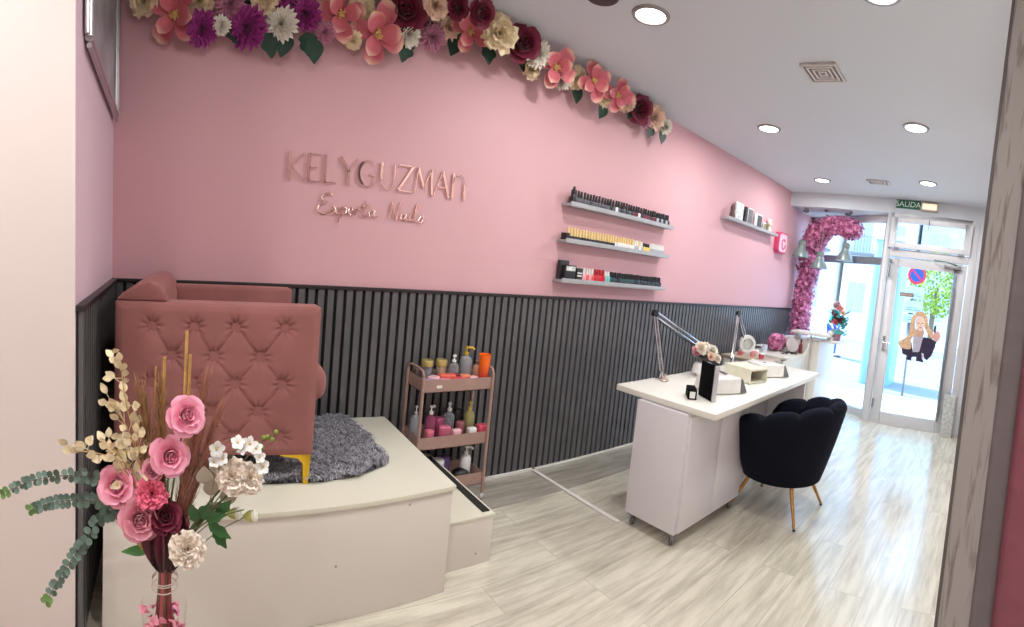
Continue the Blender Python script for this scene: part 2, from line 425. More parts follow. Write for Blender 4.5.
# ---------------------------------------------------------------- lamps in the ceiling
M_LAMP = mat('lit white diffuser', (255, 250, 240), .5, emit=9.0)
M_TRIM = mat('satin grey lamp rim', (150, 148, 146), .35, .6)
def downlight(x, y, z, r, label, watts=DOWNLIGHT_W, color=(.965, 1, .985)):
    t = thing('recessed_ceiling_lamp', label, 'ceiling lamp', (x, y, z), 'round recessed lamps in the ceiling')
    n = 40; mb = MB()
    mb.lathe([(r * .80, -.001), (r * .82, -.012), (r * 1.0, -.010), (r * 1.04, -.001)], (x, y, z), n)
    mb.f = [f_ for f_ in mb.f if len(f_) == 4]
    mb.build('rim', M_TRIM, t)
    MB().lathe([(r * .82, -.004), (r * .80, -.008), (.001, -.009)], (x, y, z), n).build('diffuser', M_LAMP, t)
    ld = bpy.data.lights.new('lamp_glow', 'AREA'); ld.shape = 'DISK'; ld.size = r * 1.5; ld.energy = watts; ld.color = color
    lo = bpy.data.objects.new('lamp_glow', ld); COL.objects.link(lo); lo.parent = t; lo.location = (0, 0, -.016)
    return t
for (x, y, lab) in ((.92, 1.97, 'round lit ceiling lamp nearest the camera, beside the flower garland'),
                    (.78, 3.73, 'small round lit ceiling lamp above the nail polish shelves end of the garland'),
                    (2.03, 3.63, 'round lit ceiling lamp on the right, behind the square air vent'),
                    (.68, 5.43, 'far left round lit ceiling lamp near the front beam'),
                    (1.945, 5.22, 'far right round lit ceiling lamp in front of the green exit sign'),
                    (2.09, 2.05, 'round lit ceiling lamp cut by the top edge of the picture')):
    downlight(x, y, H, .098, lab)
for (x, y, lab) in ((1.9, -1.0, 'added unseen ceiling lamp over the entrance end, beyond the pale wall'), (3.4, -1.0, 'added unseen ceiling lamp at the right behind the viewpoint'), (2.4, -2.3, 'added unseen ceiling lamp farthest back behind the viewpoint'), (1.9, .35, 'added unseen ceiling lamp above the platform front edge')):  # out of view lamps, added to brighten the near end of the room
    downlight(x, y, H, .098, lab, DOWNLIGHT_W * 1.08, (1, .985, .965))
for i, (x, y) in enumerate(((.10, 6.50), (.72, 6.50))):
    t = thing('recessed_spotlight', ('small unlit spotlight in the low ceiling beside the pink wall', 'small unlit spotlight in the low ceiling above the flowered window')[i], 'spotlight', (x, y, ZB), 'small spotlights in the low ceiling by the window')
    mb = MB(); mb.lathe([(.045, -.001), (.045, -.02), (.03, -.02), (.028, -.001)], (x, y, ZB), 20); mb.build('rim', M_STEEL, t)
    MB().lathe([(.03, -.006), (.001, -.007)], (x, y, ZB), 20).build('lens', M_BLACK, t)

def vent(x0, x1, y0, y1, rings, label):
    t = thing('ceiling_vent', label, 'air vent', ((x0 + x1) / 2, (y0 + y1) / 2, H))
    MB().box(x0 + .01, x1 - .01, y0 + .01, y1 - .01, H - .004, H - .001).build('recess', mat('dark vent recess', (30, 29, 30), .9), t, smooth=False)
    cx, cy = (x0 + x1) / 2, (y0 + y1) / 2; hx, hy = (x1 - x0) / 2, (y1 - y0) / 2
    for k in range(rings):
        a = 1 - k / rings; b = a - .52 / rings; z0, z1 = H - .016, H - .002
        mb = MB(); X0, X1, Y0, Y1 = cx - hx * a, cx + hx * a, cy - hy * a, cy + hy * a
        x_0, x_1, y_0, y_1 = cx - hx * b, cx + hx * b, cy - hy * b, cy + hy * b
        mb.box(X0, X1, Y0, y_0, z0, z1).box(X0, X1, y_1, Y1, z0, z1).box(X0, x_0, y_0, y_1, z0, z1).box(x_1, X1, y_0, y_1, z0, z1)
        mb.build('louvre', mat('off white vent', (205, 200, 196), .5), t, smooth=False)
    return t
vent(1.47, 1.695, 2.67, 2.90, 4, 'square ceiling air vent with nested louvres')
vent(1.25, 1.50, 5.27, 5.42, 3, 'small flat ceiling vent between the two farthest lamps')
t = thing('security_camera', 'black fitting on the ceiling next to the nearest round lamp', 'ceiling fitting', (.83, 1.70, H))
MB().lathe([(.085, -.001), (.085, -.016), (.08, -.020), (.001, -.021)], (.83, 1.70, H), 24).build('housing', M_BLACK, t)

# green exit sign and emergency lamp on the beam
t = thing('exit_sign', 'green exit sign with white letters on the beam above the door', 'sign', (1.60, 6.15, 2.78))
MB().box(1.44, 1.755, 6.143, 6.158, 2.73, 2.835).build('panel', mat('exit green', (8, 98, 72), .4), t, bevel=.003)
text_part('SALIDA', .098, mat('exit white', (225, 240, 232), .5), t, (1.598, 6.1415, 2.782), (pi / 2, 0, 0))
t = thing('emergency_light', 'small rectangular emergency lamp beside the green exit sign', 'lamp', (1.87, 6.15, 2.77))
MB().box(1.765, 1.985, 6.10, 6.158, 2.715, 2.825).build('housing', mat('cream lamp housing', (190, 184, 170), .4), t, bevel=.01)
MB().box(1.785, 1.965, 6.093, 6.102, 2.735, 2.805).build('lens', mat('glowing emergency lens', (255, 235, 205), .3, emit=.6), t, bevel=.004)

# silver framed picture on the back wall
t = thing('picture_frame', 'silver framed picture hanging high on the narrow wall by the corner', 'picture', (.4, YW0, 2.4))
poly_o = [(.05, 2.86 - .05), (.05, 2.12), (.10, 2.08), (.70, 2.08), (.73, 2.12), (.73, 2.81)]
FC = ((.06, 2.125), (.96, 2.17), (.96, 2.80), (.06, 2.80))
yp_ = lambda x: yb(x)
MB().hull([(x, yb(x) + .002, z) for x, z in FC], [(x, yb(x) + .012, z) for x, z in FC]).build('picture_print', mat('grey blurred print', (150, 150, 154), .3, noise=(6, .5)), t)
mb = MB()
for k in range(4):
    a, b = Vector((FC[k][0], yb(FC[k][0]) + .020, FC[k][1])), Vector((FC[(k + 1) % 4][0], yb(FC[(k + 1) % 4][0]) + .020, FC[(k + 1) % 4][1])); inn = (b - a).normalized().cross(Vector((0, 1, 0))) * -1
    for off, rr in ((0, .016), (.028, .010), (-.018, .009)):
        e_ = (b - a).normalized() * off * -.9
        mb.tube([a - inn * -off - e_ * 0, b - inn * -off], rr, 8)
mb.build('frame', mat('silver leaf', (196, 192, 196), .35, .8), t)
# ---------------------------------------------------------------- platform and its step
ZP = 0.50
t = thing('pedicure_platform', 'large white boxed platform carrying the pink velvet armchair', 'platform', (.47, .38, 0))
MB().prism([(.035, -.34), (1.025, -.34), (.915, 1.07), (.035, 1.07)], 0, ZP - .022).build('body', mat('white platform board', (222, 214, 206), .4, noise=(2, .02)), t, bevel=.002)
MB().prism([(.03, -.35), (1.038, -.35), (.926, 1.08), (.03, 1.08)], ZP - .02, ZP).build('top_board', M_CREAM, t, bevel=.002)
for (y, z) in ((.86, ZP - .05), (.55, .24), (-.1, .3)):
    MB().lathe([(.006, 0), (.005, .002), (.001, .0025)], (.915 + (1.07 - y) * .078, y, z), 10, frame((1, .07, 0))).build('screw_cap', mat('cream screw cap', (170, 160, 140), .5), t)
t = thing('platform_step', 'low white step with black anti slip strips at the end of the platform', 'step', (.42, 1.24, 0))
MB().box(.06, .80, 1.085, 1.385, 0, .235).build('body', MATS['white platform board'], t, bevel=.002)
MB().box(.05, .805, 1.082, 1.392, .236, .25).build('tread_board', M_CREAM, t, bevel=.002)
M_GRIP = mat('black grip strip', (38, 36, 34), .9)
MB().box(.10, .775, 1.335, 1.378, .25, .254).build('grip_strip', M_GRIP, t, bevel=.001)
MB().box(.45, .775, 1.12, 1.155, .25, .254).build('grip_strip', M_GRIP, t, bevel=.001)
MB().lathe([(.005, 0), (.004, .002), (.001, .0025)], (.80, 1.30, .06), 10, frame((1, 0, 0))).build('screw_cap', MATS['cream screw cap'], t)

# ---------------------------------------------------------------- pink velvet armchair
def velvet(name, rgb, sheen_rgb):
    return mat(name, rgb, .85, sheen=.55, sheen_rgb=sheen_rgb, noise=(5, .10), spec=.2)
M_VEL = velvet('dusty pink velvet', (150, 98, 94), (214, 168, 164))
ch = thing('armchair', 'dusty pink velvet armchair with a button tufted side and gold legs', 'armchair', (.44, .05, ZP))
ax0, ax1 = .685, .80; ay0, ay1 = -.345, .465; az0, az1 = .635, 1.245
BT = [(-.20, 1.152), (-.033, 1.154), (.130, 1.157), (.325, 1.158), (-.115, 1.036), (.048, 1.038), (.232, 1.040),
      (-.20, .924), (-.033, .926), (.135, .928), (.325, .930), (-.115, .812), (.048, .815), (.232, .818), (-.20, .700), (-.033, .704), (.135, .707), (.325, .712)]
def seglen(p, a, b):
    ax, ay = b[0] - a[0], b[1] - a[1]; L2 = ax * ax + ay * ay
    q = max(0, min(1, ((p[0] - a[0]) * ax + (p[1] - a[1]) * ay) / L2))
    return math.hypot(p[0] - a[0] - ax * q, p[1] - a[1] - ay * q)
CR = []
for i, a in enumerate(BT):
    for b in BT[i + 1:]:
        if .05 < abs(a[1] - b[1]) < .16 and abs(a[0] - b[0]) < .125: CR.append((a, b))
def tuft(u, v):
    y = ay0 + (ay1 - ay0) * u; z = az0 + (az1 - az0) * v
    e = min(y - ay0, ay1 - y, z - az0, az1 - z)
    h = .012 * min(1, (e / .03)) ** .5 if e > 0 else 0
    db = min(math.hypot(y - a, z - b) for a, b in BT)
    dc = min(seglen((y, z), a, b) for a, b in CR)
    h -= .034 * math.exp(-(db / .021) ** 1.25) + .008 * math.exp(-(dc / .006) ** 1.1)
    # little radiating folds round each button
    a, b = min(BT, key=lambda q: math.hypot(y - q[0], z - q[1]))
    th = math.atan2(z - b, y - a)
    h += .0035 * sin(th * 9 + a * 40) * math.exp(-((db - .022) / .022) ** 2)
    h += .006 * (1 - math.exp(-db / .05))
    return Vector((ax1 - .010 + h, y, z))
mb = MB(); mb.sheet(tuft, 190, 150)
mb.box(ax0, ax1 - .0105, ay0 + .001, ay1 - .001, az0, az1)
arm = mb.build('arm', M_VEL, ch); tag(arm, 'diamond tufted outer side')
for a, b in BT: MB().ball((ax1 - .031, a, b), .0145, 12, 1, .6).build('button', mat('velvet button with painted shade', (84, 42, 42), .9), arm)  # button pigment darkened to stand in for shade inside the tufts
MB().box(.07, .185, -.2, .455, az0, az1 + .012).build('arm', M_VEL, ch, bevel=.02, seg=3)
# tall rolled back
pr = [(-.345, az0), (-.352, 1.10), (-.352, 1.245), (-.340, 1.262), (-.295, 1.292), (-.25, 1.314), (-.21, 1.320), (-.175, 1.305), (-.150, 1.27), (-.138, 1.225), (-.14, .98), (-.15, az0)]
MB().prism([(a, b) for a, b in reversed(pr)], .075, .69, 'x').build('backrest', M_VEL, ch, bevel=.012, seg=3)
MB().prism([(-.345, 1.246), (-.335, 1.262), (-.26, 1.308), (-.21, 1.322), (-.172, 1.305), (-.150, 1.272), (-.142, 1.246)][::-1], .69, .78, 'x').build('back_wing', M_VEL, ch, bevel=.014, seg=3)
MB().box(.185, .686, -.14, .46, az0, .80).build('seat_base', M_VEL, ch, bevel=.015, seg=3)
def cush(u, v):
    th = 2 * pi * u; ph = pi * (v - .5)
    cx, cy, cz = .44, .20, .885; hx, hy, hz = .250, .355, .095
    c = math.copysign(abs(cos(th)) ** .28, cos(th)); s_ = math.copysign(abs(sin(th)) ** .28, sin(th))
    q = max(cos(ph), 0) ** .30; zz = math.copysign(abs(sin(ph)) ** .7, sin(ph))
    return Vector((cx + hx * c * q, cy + hy * s_ * q, cz + hz * zz))
MB().sheet(cush, 48, 18).build('seat_cushion', M_VEL, ch)
for (x0, ya, sgn) in ((.755, .463, -1), (.755, -.343, 1), (.10, .445, -1), (.10, -.343, 1)):
    pl = [(ya, az0), (ya + sgn * .13, az0), (ya + sgn * .13, az0 - .010), (ya + sgn * .055, az0 - .022), (ya + sgn * .034, az0 - .045), (ya + sgn * .028, ZP), (ya + sgn * .006, ZP)]
    if sgn < 0: pl = pl[::-1]
    MB().prism(pl[::-1], x0, x0 + .03, 'x').build('leg', mat('bright gold metal', (232, 190, 60), .28, 1), ch, bevel=.003)

# ---------------------------------------------------------------- grey fur rug on the platform
rug = thing('fur_rug', 'dark grey shaggy fur rug under the armchair on the platform', 'rug', (.4, .45, ZP))
ro = [(.05, .16), (.40, .15), (.76, .17), (.79, .25), (.785, .40), (.785, .52), (.75, .70), (.67, .86), (.62, .875), (.35, .87), (.10, .845), (.05, .83)]
mb = MB(); mb.prism([(.4 + (a - .4) * .97, .5 + (b - .5) * .96) for a, b in ro], ZP + .001, ZP + .010)
mb.build('backing', mat('fur backing', (62, 62, 68), .9), rug)
def inside(x, y, P):
    c = False
    for i in range(len(P)):
        (x1, y1), (x2, y2) = P[i], P[i - 1]
        if (y1 > y) != (y2 > y) and x < (x2 - x1) * (y - y1) / (y2 - y1) + x1: c = not c
    return c
rr = random.Random(3); mb = MB()
from mathutils import noise as MN
cnt = 0
while cnt < 15000:
    x = rr.uniform(0, .86); y = rr.uniform(-.14, .93)
    if y < .2 and x < .6: 
        if rr.random() < .7: continue
    if not inside(x, y, ro): continue
    cnt += 1
    a = MN.noise(Vector((x * 7, y * 7, 0))) * 5 + rr.uniform(-.7, .7)
    L = rr.uniform(.03, .052); d = Vector((cos(a), sin(a), 0)) * L * .75; wdt = .0026
    side = Vector((-sin(a), cos(a), 0)) * wdt
    p0 = Vector((x, y, ZP + .008)); p1 = p0 + d * .4 + Vector((0, 0, L * .55)); p2 = p0 + d + Vector((0, 0, L * .42))
    if not (.02 < p2.x < .9): p2.x = min(max(p2.x, .02), .9)
    tn = rr.random(); i = len(mb.v)
    for q in (p0 - side, p0 + side, p1 + side, p1 - side, p2): mb.av(q, tn)
    mb.f += [(i, i + 1, i + 2, i + 3), (i + 3, i + 2, i + 4)]
fp = mb.build('fur', mat('grey fur', (100, 100, 108), .75, rgb2=(190, 188, 196)), rug)

# ---------------------------------------------------------------- nail desk
ZD = .80
dk = thing('nail_desk', 'long white nail desk on castors in the middle of the room', 'desk', (.95, 3.35, 0))
MB().prism([(1.42, 2.29), (1.32, 4.30), (.60, 4.36), (.695, 2.30)], ZD - .036, ZD).build('desk_top', mat('white desk top', (232, 229, 220), .28, noise=(3, .012)), dk, bevel=.003)
def cabinet(y0, y1, x0=.895, x1=1.255):
    c = MB().box(x0, x1, y0, y1, .075, ZD - .042).build('cabinet', mat('white desk cabinet', (222, 218, 222), .35, noise=(3, .015)), dk, bevel=.002)
    mb = MB().box(x1, x1 + .016, y0 + .02, (y0 + y1) / 2 - .002, .085, ZD - .06)
    mb.build('door', MATS['white desk cabinet'], c, bevel=.002)
    MB().box(x1, x1 + .016, (y0 + y1) / 2 + .002, y1 - .004, .085, ZD - .06).build('door', MATS['white desk cabinet'], c, bevel=.002)
    for x in (x0 + .04, x1 - .03):
        for y in (y0 + .035, y1 - .05):
            if y > 3.9 and x < 1: continue
            w_ = MB(); w_.lathe([(.006, -.011), (.023, -.011), (.027, -.006), (.027, .006), (.023, .011), (.006, .011)], (x, y, .028), 18, frame((1, .35, 0)))
            wo = w_.build('castor', mat('grey rubber wheel', (86, 86, 90), .5), c)
            MB().lathe([(.0295, -.0), (.018, .016), (.001, .018)], (x, y, .031), 14, frame((1, .35, 0))).tube([(x, y, .034), (x - .004, y - .012, .075)], .012, 8).box(x - .02, x + .02, y - .03, y + .01, .068, .077).build('fork', M_STEEL, wo)
    return c
cabinet(2.275, 3.02)
MB().box(.86, 1.25, 4.12, 4.155, .06, ZD - .042).build('end_panel', MATS['white desk cabinet'], dk, bevel=.002)
MB().box(.90, .92, 3.02, 4.12, .32, ZD - .042).build('modesty_panel', mat('grey desk panel', (150, 148, 152), .4), dk, bevel=.002)
for x in (.90, 1.21):
    MB().lathe([(.008, -.012), (.026, -.012), (.029, 0), (.026, .012), (.008, .012)], (x, 4.138, .03), 16, frame((1, .3, 0))).box(x - .008, x + .008, 4.13, 4.146, .03, .062).build('castor', MATS['grey rubber wheel'], dk)

# black sample board standing on the desk
t = thing('sample_stand', 'black display board with a pale edge standing on the near end of the desk', 'display stand', (1.195, 2.54, ZD))
R = Matrix.Rotation(radians(-30), 3, 'Z')
MB().obox((1.19, 2.545, ZD + .108), .085, .006, .106, R).build('board', mat('matte black card', (12, 12, 16), .85, spec=.1), t, bevel=.002)
MB().obox(Vector((1.19, 2.545, ZD + .108)) + R @ Vector((.091, .006, 0)), .006, .013, .107, R).build('edge_strip', mat('pale grey edge', (188, 186, 190), .4), t, bevel=.002)
t = thing('sample_box', 'small black box with a white end lying before the black display board', 'box', (1.125, 2.49, ZD))
R2 = Matrix.Rotation(radians(40), 3, 'Z')
MB().obox((1.125, 2.485, ZD + .030), .026, .068, .029, R2 ).build('casing', MATS['matte black card'], t, bevel=.003)
MB().obox(Vector((1.125, 2.485, ZD + .030)) + R2 @ Vector((0, -.069, 0)), .016, .002, .019, R2).build('white_end', mat('white card', (225, 225, 222), .5), t)

def nail_machine(cx, cy, rot, label):
    t = thing('nail_dust_collector', label, 'nail dust collector', (cx, cy, ZD), 'white nail dust collectors on the desk')
    R = Matrix.Rotation(rot, 3, 'Z'); T = lambda x, y, z: Vector((cx, cy, ZD)) + R @ Vector((x, y, z))
    # body with a sloped end, local y = long axis
    lo = [T(x, y, .006) for x, y in ((-.10, -.14), (.10, -.14), (.10, .10), (-.10, .10))]
    hi = [T(x, y, .105) for x, y in ((-.092, -.132), (.092, -.132), (.092, .10), (-.092, .10))]
    MB().hull(lo, hi).build('body', mat('glossy white plastic', (228, 226, 222), .25), t, bevel=.012, seg=3)
    lo = [T(x, y, .006) for x, y in ((-.09, .10), (.09, .10), (.09, .16), (-.09, .16))]
    hi = [T(x, y, .095) for x, y in ((-.085, .10), (.085, .10), (.085, .118), (-.085, .118))]
    g = MB().hull(lo, hi).build('vent_panel', mat('grey vent panel', (104, 104, 108), .45), t, bevel=.004)
    mb = MB()
    for k in range(7):
        a = -.066 + k * .022; mb.hull([T(a - .004, .158, .012), T(a + .004, .158, .012), T(a + .004, .165, .012), T(a - .004, .165, .012)], [T(a - .004, .118, .088), T(a + .004, .118, .088), T(a + .004, .124, .09), T(a - .004, .124, .09)])
    mb.build('slat', mat('dark vent slat', (46, 46, 50), .5), g)
    MB().lathe([(.016, .104), (.015, .109), (.001, .11)], T(0, -.04, 0), 16).build('button', M_GREY, t)
    return t
nail_machine(1.14, 2.80, radians(-24), 'white nail dust collector with grey vent next to the black display board')
nail_machine(1.07, 3.68, radians(-30), 'white nail dust collector with grey vent at the far end of the desk')
t = thing('curing_lamp', 'cream open ended curing lamp box between the two white dust collectors', 'nail lamp', (1.05, 3.33, ZD))
R = Matrix.Rotation(radians(-103), 3, 'Z'); T = lambda x, y, z: Vector((1.05, 3.33, ZD)) + R @ Vector((x, y, z))
mb = MB(); M_CRL = mat('cream lamp shell', (230, 226, 205), .3)
for (x0, x1, z0, z1) in ((-.105, .105, .095, .108), (-.105, -.092, .004, .096), (.092, .105, .004, .096), (-.092, .092, .004, .012)):
    mb.hull([T(x0, -.13, z0), T(x1, -.13, z0), T(x1, .13, z0), T(x0, .13, z0)], [T(x0, -.13, z1), T(x1, -.13, z1), T(x1, .13, z1), T(x0, .13, z1)])
mb.hull([T(-.1, -.13, .005), T(.1, -.13, .005), T(.1, -.12, .005), T(-.1, -.12, .005)], [T(-.1, -.13, .10), T(.1, -.13, .10), T(.1, -.12, .10), T(-.1, -.12, .10)])
mb.build('shell', M_CRL, t)
MB().hull([T(-.09, -.1, .088), T(.09, -.1, .088), T(.09, .11, .088), T(-.09, .11, .088)], [T(-.09, -.1, .094), T(.09, -.1, .094), T(.09, .11, .094), T(-.09, .11, .094)]).build('reflector', M_STEEL, t)

# spring arm magnifier lamps clamped on the wall side of the desk
def arm_lamp(B, E, K, hn, label, headr=.10):
    t = thing('magnifier_lamp', label, 'desk lamp', (B[0], B[1], ZD), 'spring arm lamps on the nail desk')
    B, E, K = Vector(B), Vector(E), Vector(K)
    MB().box(B.x - .03, B.x + .03, B.y - .025, B.y + .025, ZD, ZD + .012).box(B.x - .03, B.x + .03, B.y - .025, B.y + .025, ZD - .085, ZD - .073).box(B.x - .032, B.x - .024, B.y - .02, B.y + .02, ZD - .085, ZD + .012).tube([(B.x, B.y, ZD + .01), (B.x, B.y, ZD + .06)], .014, 12).build('clamp', M_CHROME, t, bevel=.002)
    def pair(a, b, nm):
        d = (b - a).normalized(); u = d.cross(Vector((1, 0, 0))).normalized() * .016
        mb = MB()
        for s_ in (-1, 1):
            mb.tube([a + u * s_, b + u * s_], .0065, 8)
        arm_ = mb.build(nm, M_CHROME, t)
        sp = MB(); q = a + (b - a) * .12; r_ = a + (b - a) * .42; n = 60; pts = []
        for k in range(n):
            w_ = q + (r_ - q) * (k / (n - 1)); th = k * 1.35
            pts.append(w_ + Vector((cos(th), 0, 0)) * .008 + u.normalized() * sin(th) * .008)
        sp.tube(pts, .0022, 4); sp.build('spring', M_STEEL, arm_)
        cb = MB(); cb.tube([a + u * 1.6 + d * .05, a + u * 2.3 + (b - a) * .5, b + u * 1.5], .004, 6); cb.build('cable', M_BLACK, arm_)
    pair(B + Vector((0, 0, .06)), E, 'lower_arm'); pair(E, K, 'upper_arm')
    MB().lathe([(.026, -.012), (.028, 0), (.026, .012)], E, 16, frame((1, 0, 0))).build('elbow_joint', M_BLACK, t)
    hn = Vector(hn).normalized(); C = K + Vector((0, 0, -.02)) + hn * .02; Rr = frame(hn)
    mb = MB(); mb.lathe([(headr * .62, -.012), (headr, -.018), (headr * 1.06, 0), (headr * .98, .02), (headr * .66, .024), (headr * .62, .0)], C, 28, Rr)
    mb.f = [f_ for f_ in mb.f if len(f_) == 4]
    hd = mb.build('lamp_head', mat('pale grey lamp head', (206, 204, 200), .3), t)
    MB().lathe([(headr * .64, -.004), (headr * .5, .004), (.001, .008)], C, 24, Rr).build('lens', mat('frosted lens', (190, 190, 186), .12, coat=.6), hd)
    side = Rr @ Vector((1, 0, 0))
    MB().tube([C + side * headr * .9, C + side * headr * 1.75], .007, 8).ball(C + side * headr * 1.8, .016, 10).build('handle', M_CHROME, t)
arm_lamp((.73, 2.70, ZD), (.64, 2.67, 1.24), (.70, 3.22, 1.0), (.5, -.1, -.85), 'spring arm lamp at the near end of the desk stretching over the flower pot', .07)
arm_lamp((.66, 3.82, ZD), (.60, 3.94, 1.245), (.62, 4.13, .985), (.9, -.75, .05), 'spring arm lamp at the far end of the desk with a round upright head', .082)

# ---------------------------------------------------------------- navy tub chair
def tub_chair(cx, cy, face, label):
    t = thing('tub_chair', label, 'chair', (cx, cy, 0))
    M = mat('black navy velvet', (13, 15, 27), .9, sheen=.25, sheen_rgb=(70, 80, 120), noise=(6, .15), spec=.15)
    zb, R0 = .25, .315
    A = radians(128)
    nl = 7
    def topz(a):
        k = min(1, abs(a) / A)
        zz = .80 - .155 * (k ** 1.6)
        lob = abs(sin((a / A + 1) * nl * pi / 2))
        return zz - .022 * (1 - lob ** .5)
    def prof(a, w_):
        """w_: 0 outer bottom, .45 outer top, .55 inner top, 1 inner bottom"""
        zt = topz(a); lob = abs(sin((a / A + 1) * nl * pi / 2)) ** .5
        flare = .075 * (1 - .25 * (abs(a) / A))
        if w_ <= .42:
            q = w_ / .42; z = zb + (zt - .035 - zb) * q
            r = R0 - .045 * (1 - q) ** 2 + flare * q ** 1.1 + .012
            r += .006 * lob * max(0, q - .7) / .3
        elif w_ <= .62:
            q = (w_ - .42) / .2; th = pi * q
            c0 = R0 + flare + .012 - .045 ; r = c0 + .045 * cos(th) + .006 * lob; z = zt - .035 + (.035 + .012 * lob) * sin(th)
        else:
            q = (w_ - .62) / .38; z = (zt - .035) + (.40 - zt + .035) * q
            r = R0 + flare - .078 - .05 * q - .018 * (1 - lob)
        return r, z
    nA, nW = 112, 44
    def fn(u, v):
        a = -A + 2 * A * u; r, z = prof(a, v)
        e = min(u, 1 - u) * 2 * A          # round the arm fronts
        return Vector((cx + cos(a + face + pi) * r, cy + sin(a + face + pi) * r, z))
    mb = MB(); mb.sheet(fn, nA, nW, flip=True)
    i0 = 0
    for row, fl in ((0, False), (nA, True)):
        ids = [row * (nW + 1) + b for b in range(nW + 1)]
        c = sum((mb.v[k] for k in ids), Vector()) / len(ids); a = (-A if row == 0 else A)
        tang = Vector((-sin(a + face + pi), cos(a + face + pi), 0)) * (-.03 if row == 0 else .03)
        ring = []
        for k in ids: ring.append(mb.av(c + (mb.v[k] - c) * .72 + tang))
        for b in range(nW):
            q = (ids[b], ids[b + 1], ring[b + 1], ring[b]); mb.f.append(q if fl else tuple(reversed(q)))
        mb.f.append(tuple(ring) if not fl else tuple(reversed(ring)))
    mb.build('tub_backrest', M, t)
    def seat(u, v):
        th = 2 * pi * u; q = v
        prof_ = [(.001, .462), (.16, .46), (.235, .452), (.262, .425), (.262, .36), (.25, .29), (.23, .262), (.001, .262)]
        k = q * (len(prof_) - 1); i = min(int(k), len(prof_) - 2); f_ = k - i
        r = prof_[i][0] * (1 - f_) + prof_[i + 1][0] * f_; z = prof_[i][1] * (1 - f_) + prof_[i + 1][1] * f_
        fr = max(0, cos(th)); return Vector((cx + cos(th + face) * r * (1 + .46 * fr), cy + sin(th + face) * r * (1 + .05), z))
    MB().sheet(seat, 48, 28, flip=False).build('seat_cushion', M, t)
    MB().lathe([(.20, .245), (.235, .262), (.235, .275)], (cx, cy, 0), 32).build('seat_base', M_BLACK, t)
    for k, a in enumerate((45, 135, 225, 315)):
        th = face + radians(a); d = Vector((cos(th), sin(th), 0))
        p0 = Vector((cx, cy, .262)) + d * .20; p1 = Vector((cx, cy, .006)) + d * .345
        lg = MB().tube([p0, p1], [.0155, .0085], 14).build('leg', mat('brushed brass leg', (176, 132, 74), .3, 1), t)
        MB().tube([p1 + (p0 - p1) * .02, p1 - Vector((0, 0, .006))], .010, 12).build('foot_cap', M_BLACK, lg)
    return t
tub_chair(1.475, 3.21, radians(178), 'black velvet tub chair with scalloped back and brass legs at the desk')
# pale bin partly hidden under the desk
t = thing('waste_bin', 'small pale bin standing under the desk behind the black chair', 'bin', (1.02, 3.30, 0))
MB().lathe([(.085, .002), (.10, .26), (.104, .262), (.098, .26), (.083, .01), (.001, .01)], (1.04, 3.22, 0), 28).build('bucket', M_WHITE, t)
# ---------------------------------------------------------------- rose coloured three tier trolley
TX0, TX1, TY0, TY1 = .035, .245, 1.215, 1.675
M_TRO = mat('dusty rose metal', (166, 134, 124), .4)
tr = thing('storage_trolley', 'dusty rose three tier storage trolley full of bottles beside the platform', 'trolley', ((TX0 + TX1) / 2, (TY0 + TY1) / 2, 0))
TIERS = (.10, .36, .70)
for z in TIERS:
    h = .075
    mb = MB(); e = .004
    mb.box(TX0, TX1, TY0, TY1, z, z + .004).box(TX0, TX0 + e, TY0, TY1, z, z + h).box(TX1 - e, TX1, TY0, TY1, z, z + h).box(TX0, TX1, TY0, TY0 + e, z, z + h).box(TX0, TX1, TY1 - e, TY1, z, z + h)
    mb.build('tray', M_TRO, tr, smooth=False)
for x in (TX0 - .004, TX1 + .004):
    for y in (TY0 - .004, TY1 + .004):
        top = .80
        MB().tube([(x, y, .045), (x, y, top)], .010, 12).build('post', M_TRO, tr)
        w_ = MB(); w_.lathe([(.005, -.010), (.020, -.010), (.022, 0), (.020, .010), (.005, .010)], (x, y, .023), 16, frame((.6, 1, 0)))
        wo = w_.build('castor', mat('pale wheel', (190, 190, 190), .4), tr)
        MB().tube([(x, y, .024), (x, y, .05)], .009, 8).build('fork', M_STEEL, wo)
for y, sg in ((TY0 - .004, -1), (TY1 + .004, 1)):
    pts = bez([(TX0 - .004, y, .80), (TX0 + .02, y, .826), ((TX0 + TX1) / 2, y, .832), (TX1 - .02, y, .826), (TX1 + .004, y, .80)], 6)
    MB().tube(pts, .0075, 10).build('handle', M_TRO, tr)
MB().box(TX1 + .0005, TX1 + .0025, 1.30, 1.335, .725, .742).build('white_sticker', mat('white label', (235, 225, 215), .5), tr)

GL = glass_mat('clear bottle plastic', (225, 225, 228))
def clear_plastic(name, rgb, a=.55):
    return mat(name, rgb, .15, trans=.6, ior=1.4, noise=(10, .03))
def pump_bottle(x, y, z, r, h, body_m, head_m, label, square=False, face=0.3, group=None):
    t = thing('pump_bottle', label, 'pump bottle', (x, y, z), group)
    prof = [(r * .92, .002), (r, .008), (r, h * .62), (r * .8, h * .70), (r * .34, h * .74), (r * .34, h * .78)]
    MB().lathe(prof, (x, y, z), 4 if square else 20, Matrix.Rotation(pi / 4, 3, 'Z') if square else None).build('bottle', body_m, t)
    mb = MB(); mb.lathe([(r * .40, h * .77), (r * .40, h * .84), (r * .14, h * .85), (r * .14, h * .94), (r * .34, h * .945), (r * .30, h)], (x, y, z), 14)
    d = Vector((cos(face), sin(face), 0)); a = Vector((x, y, z + h * .965))
    mb.tube([a, a + d * r * .9, a + d * r * 1.25 - Vector((0, 0, h * .05))], h * .032, 8)
    mb.build('pump', head_m, t)
    return t
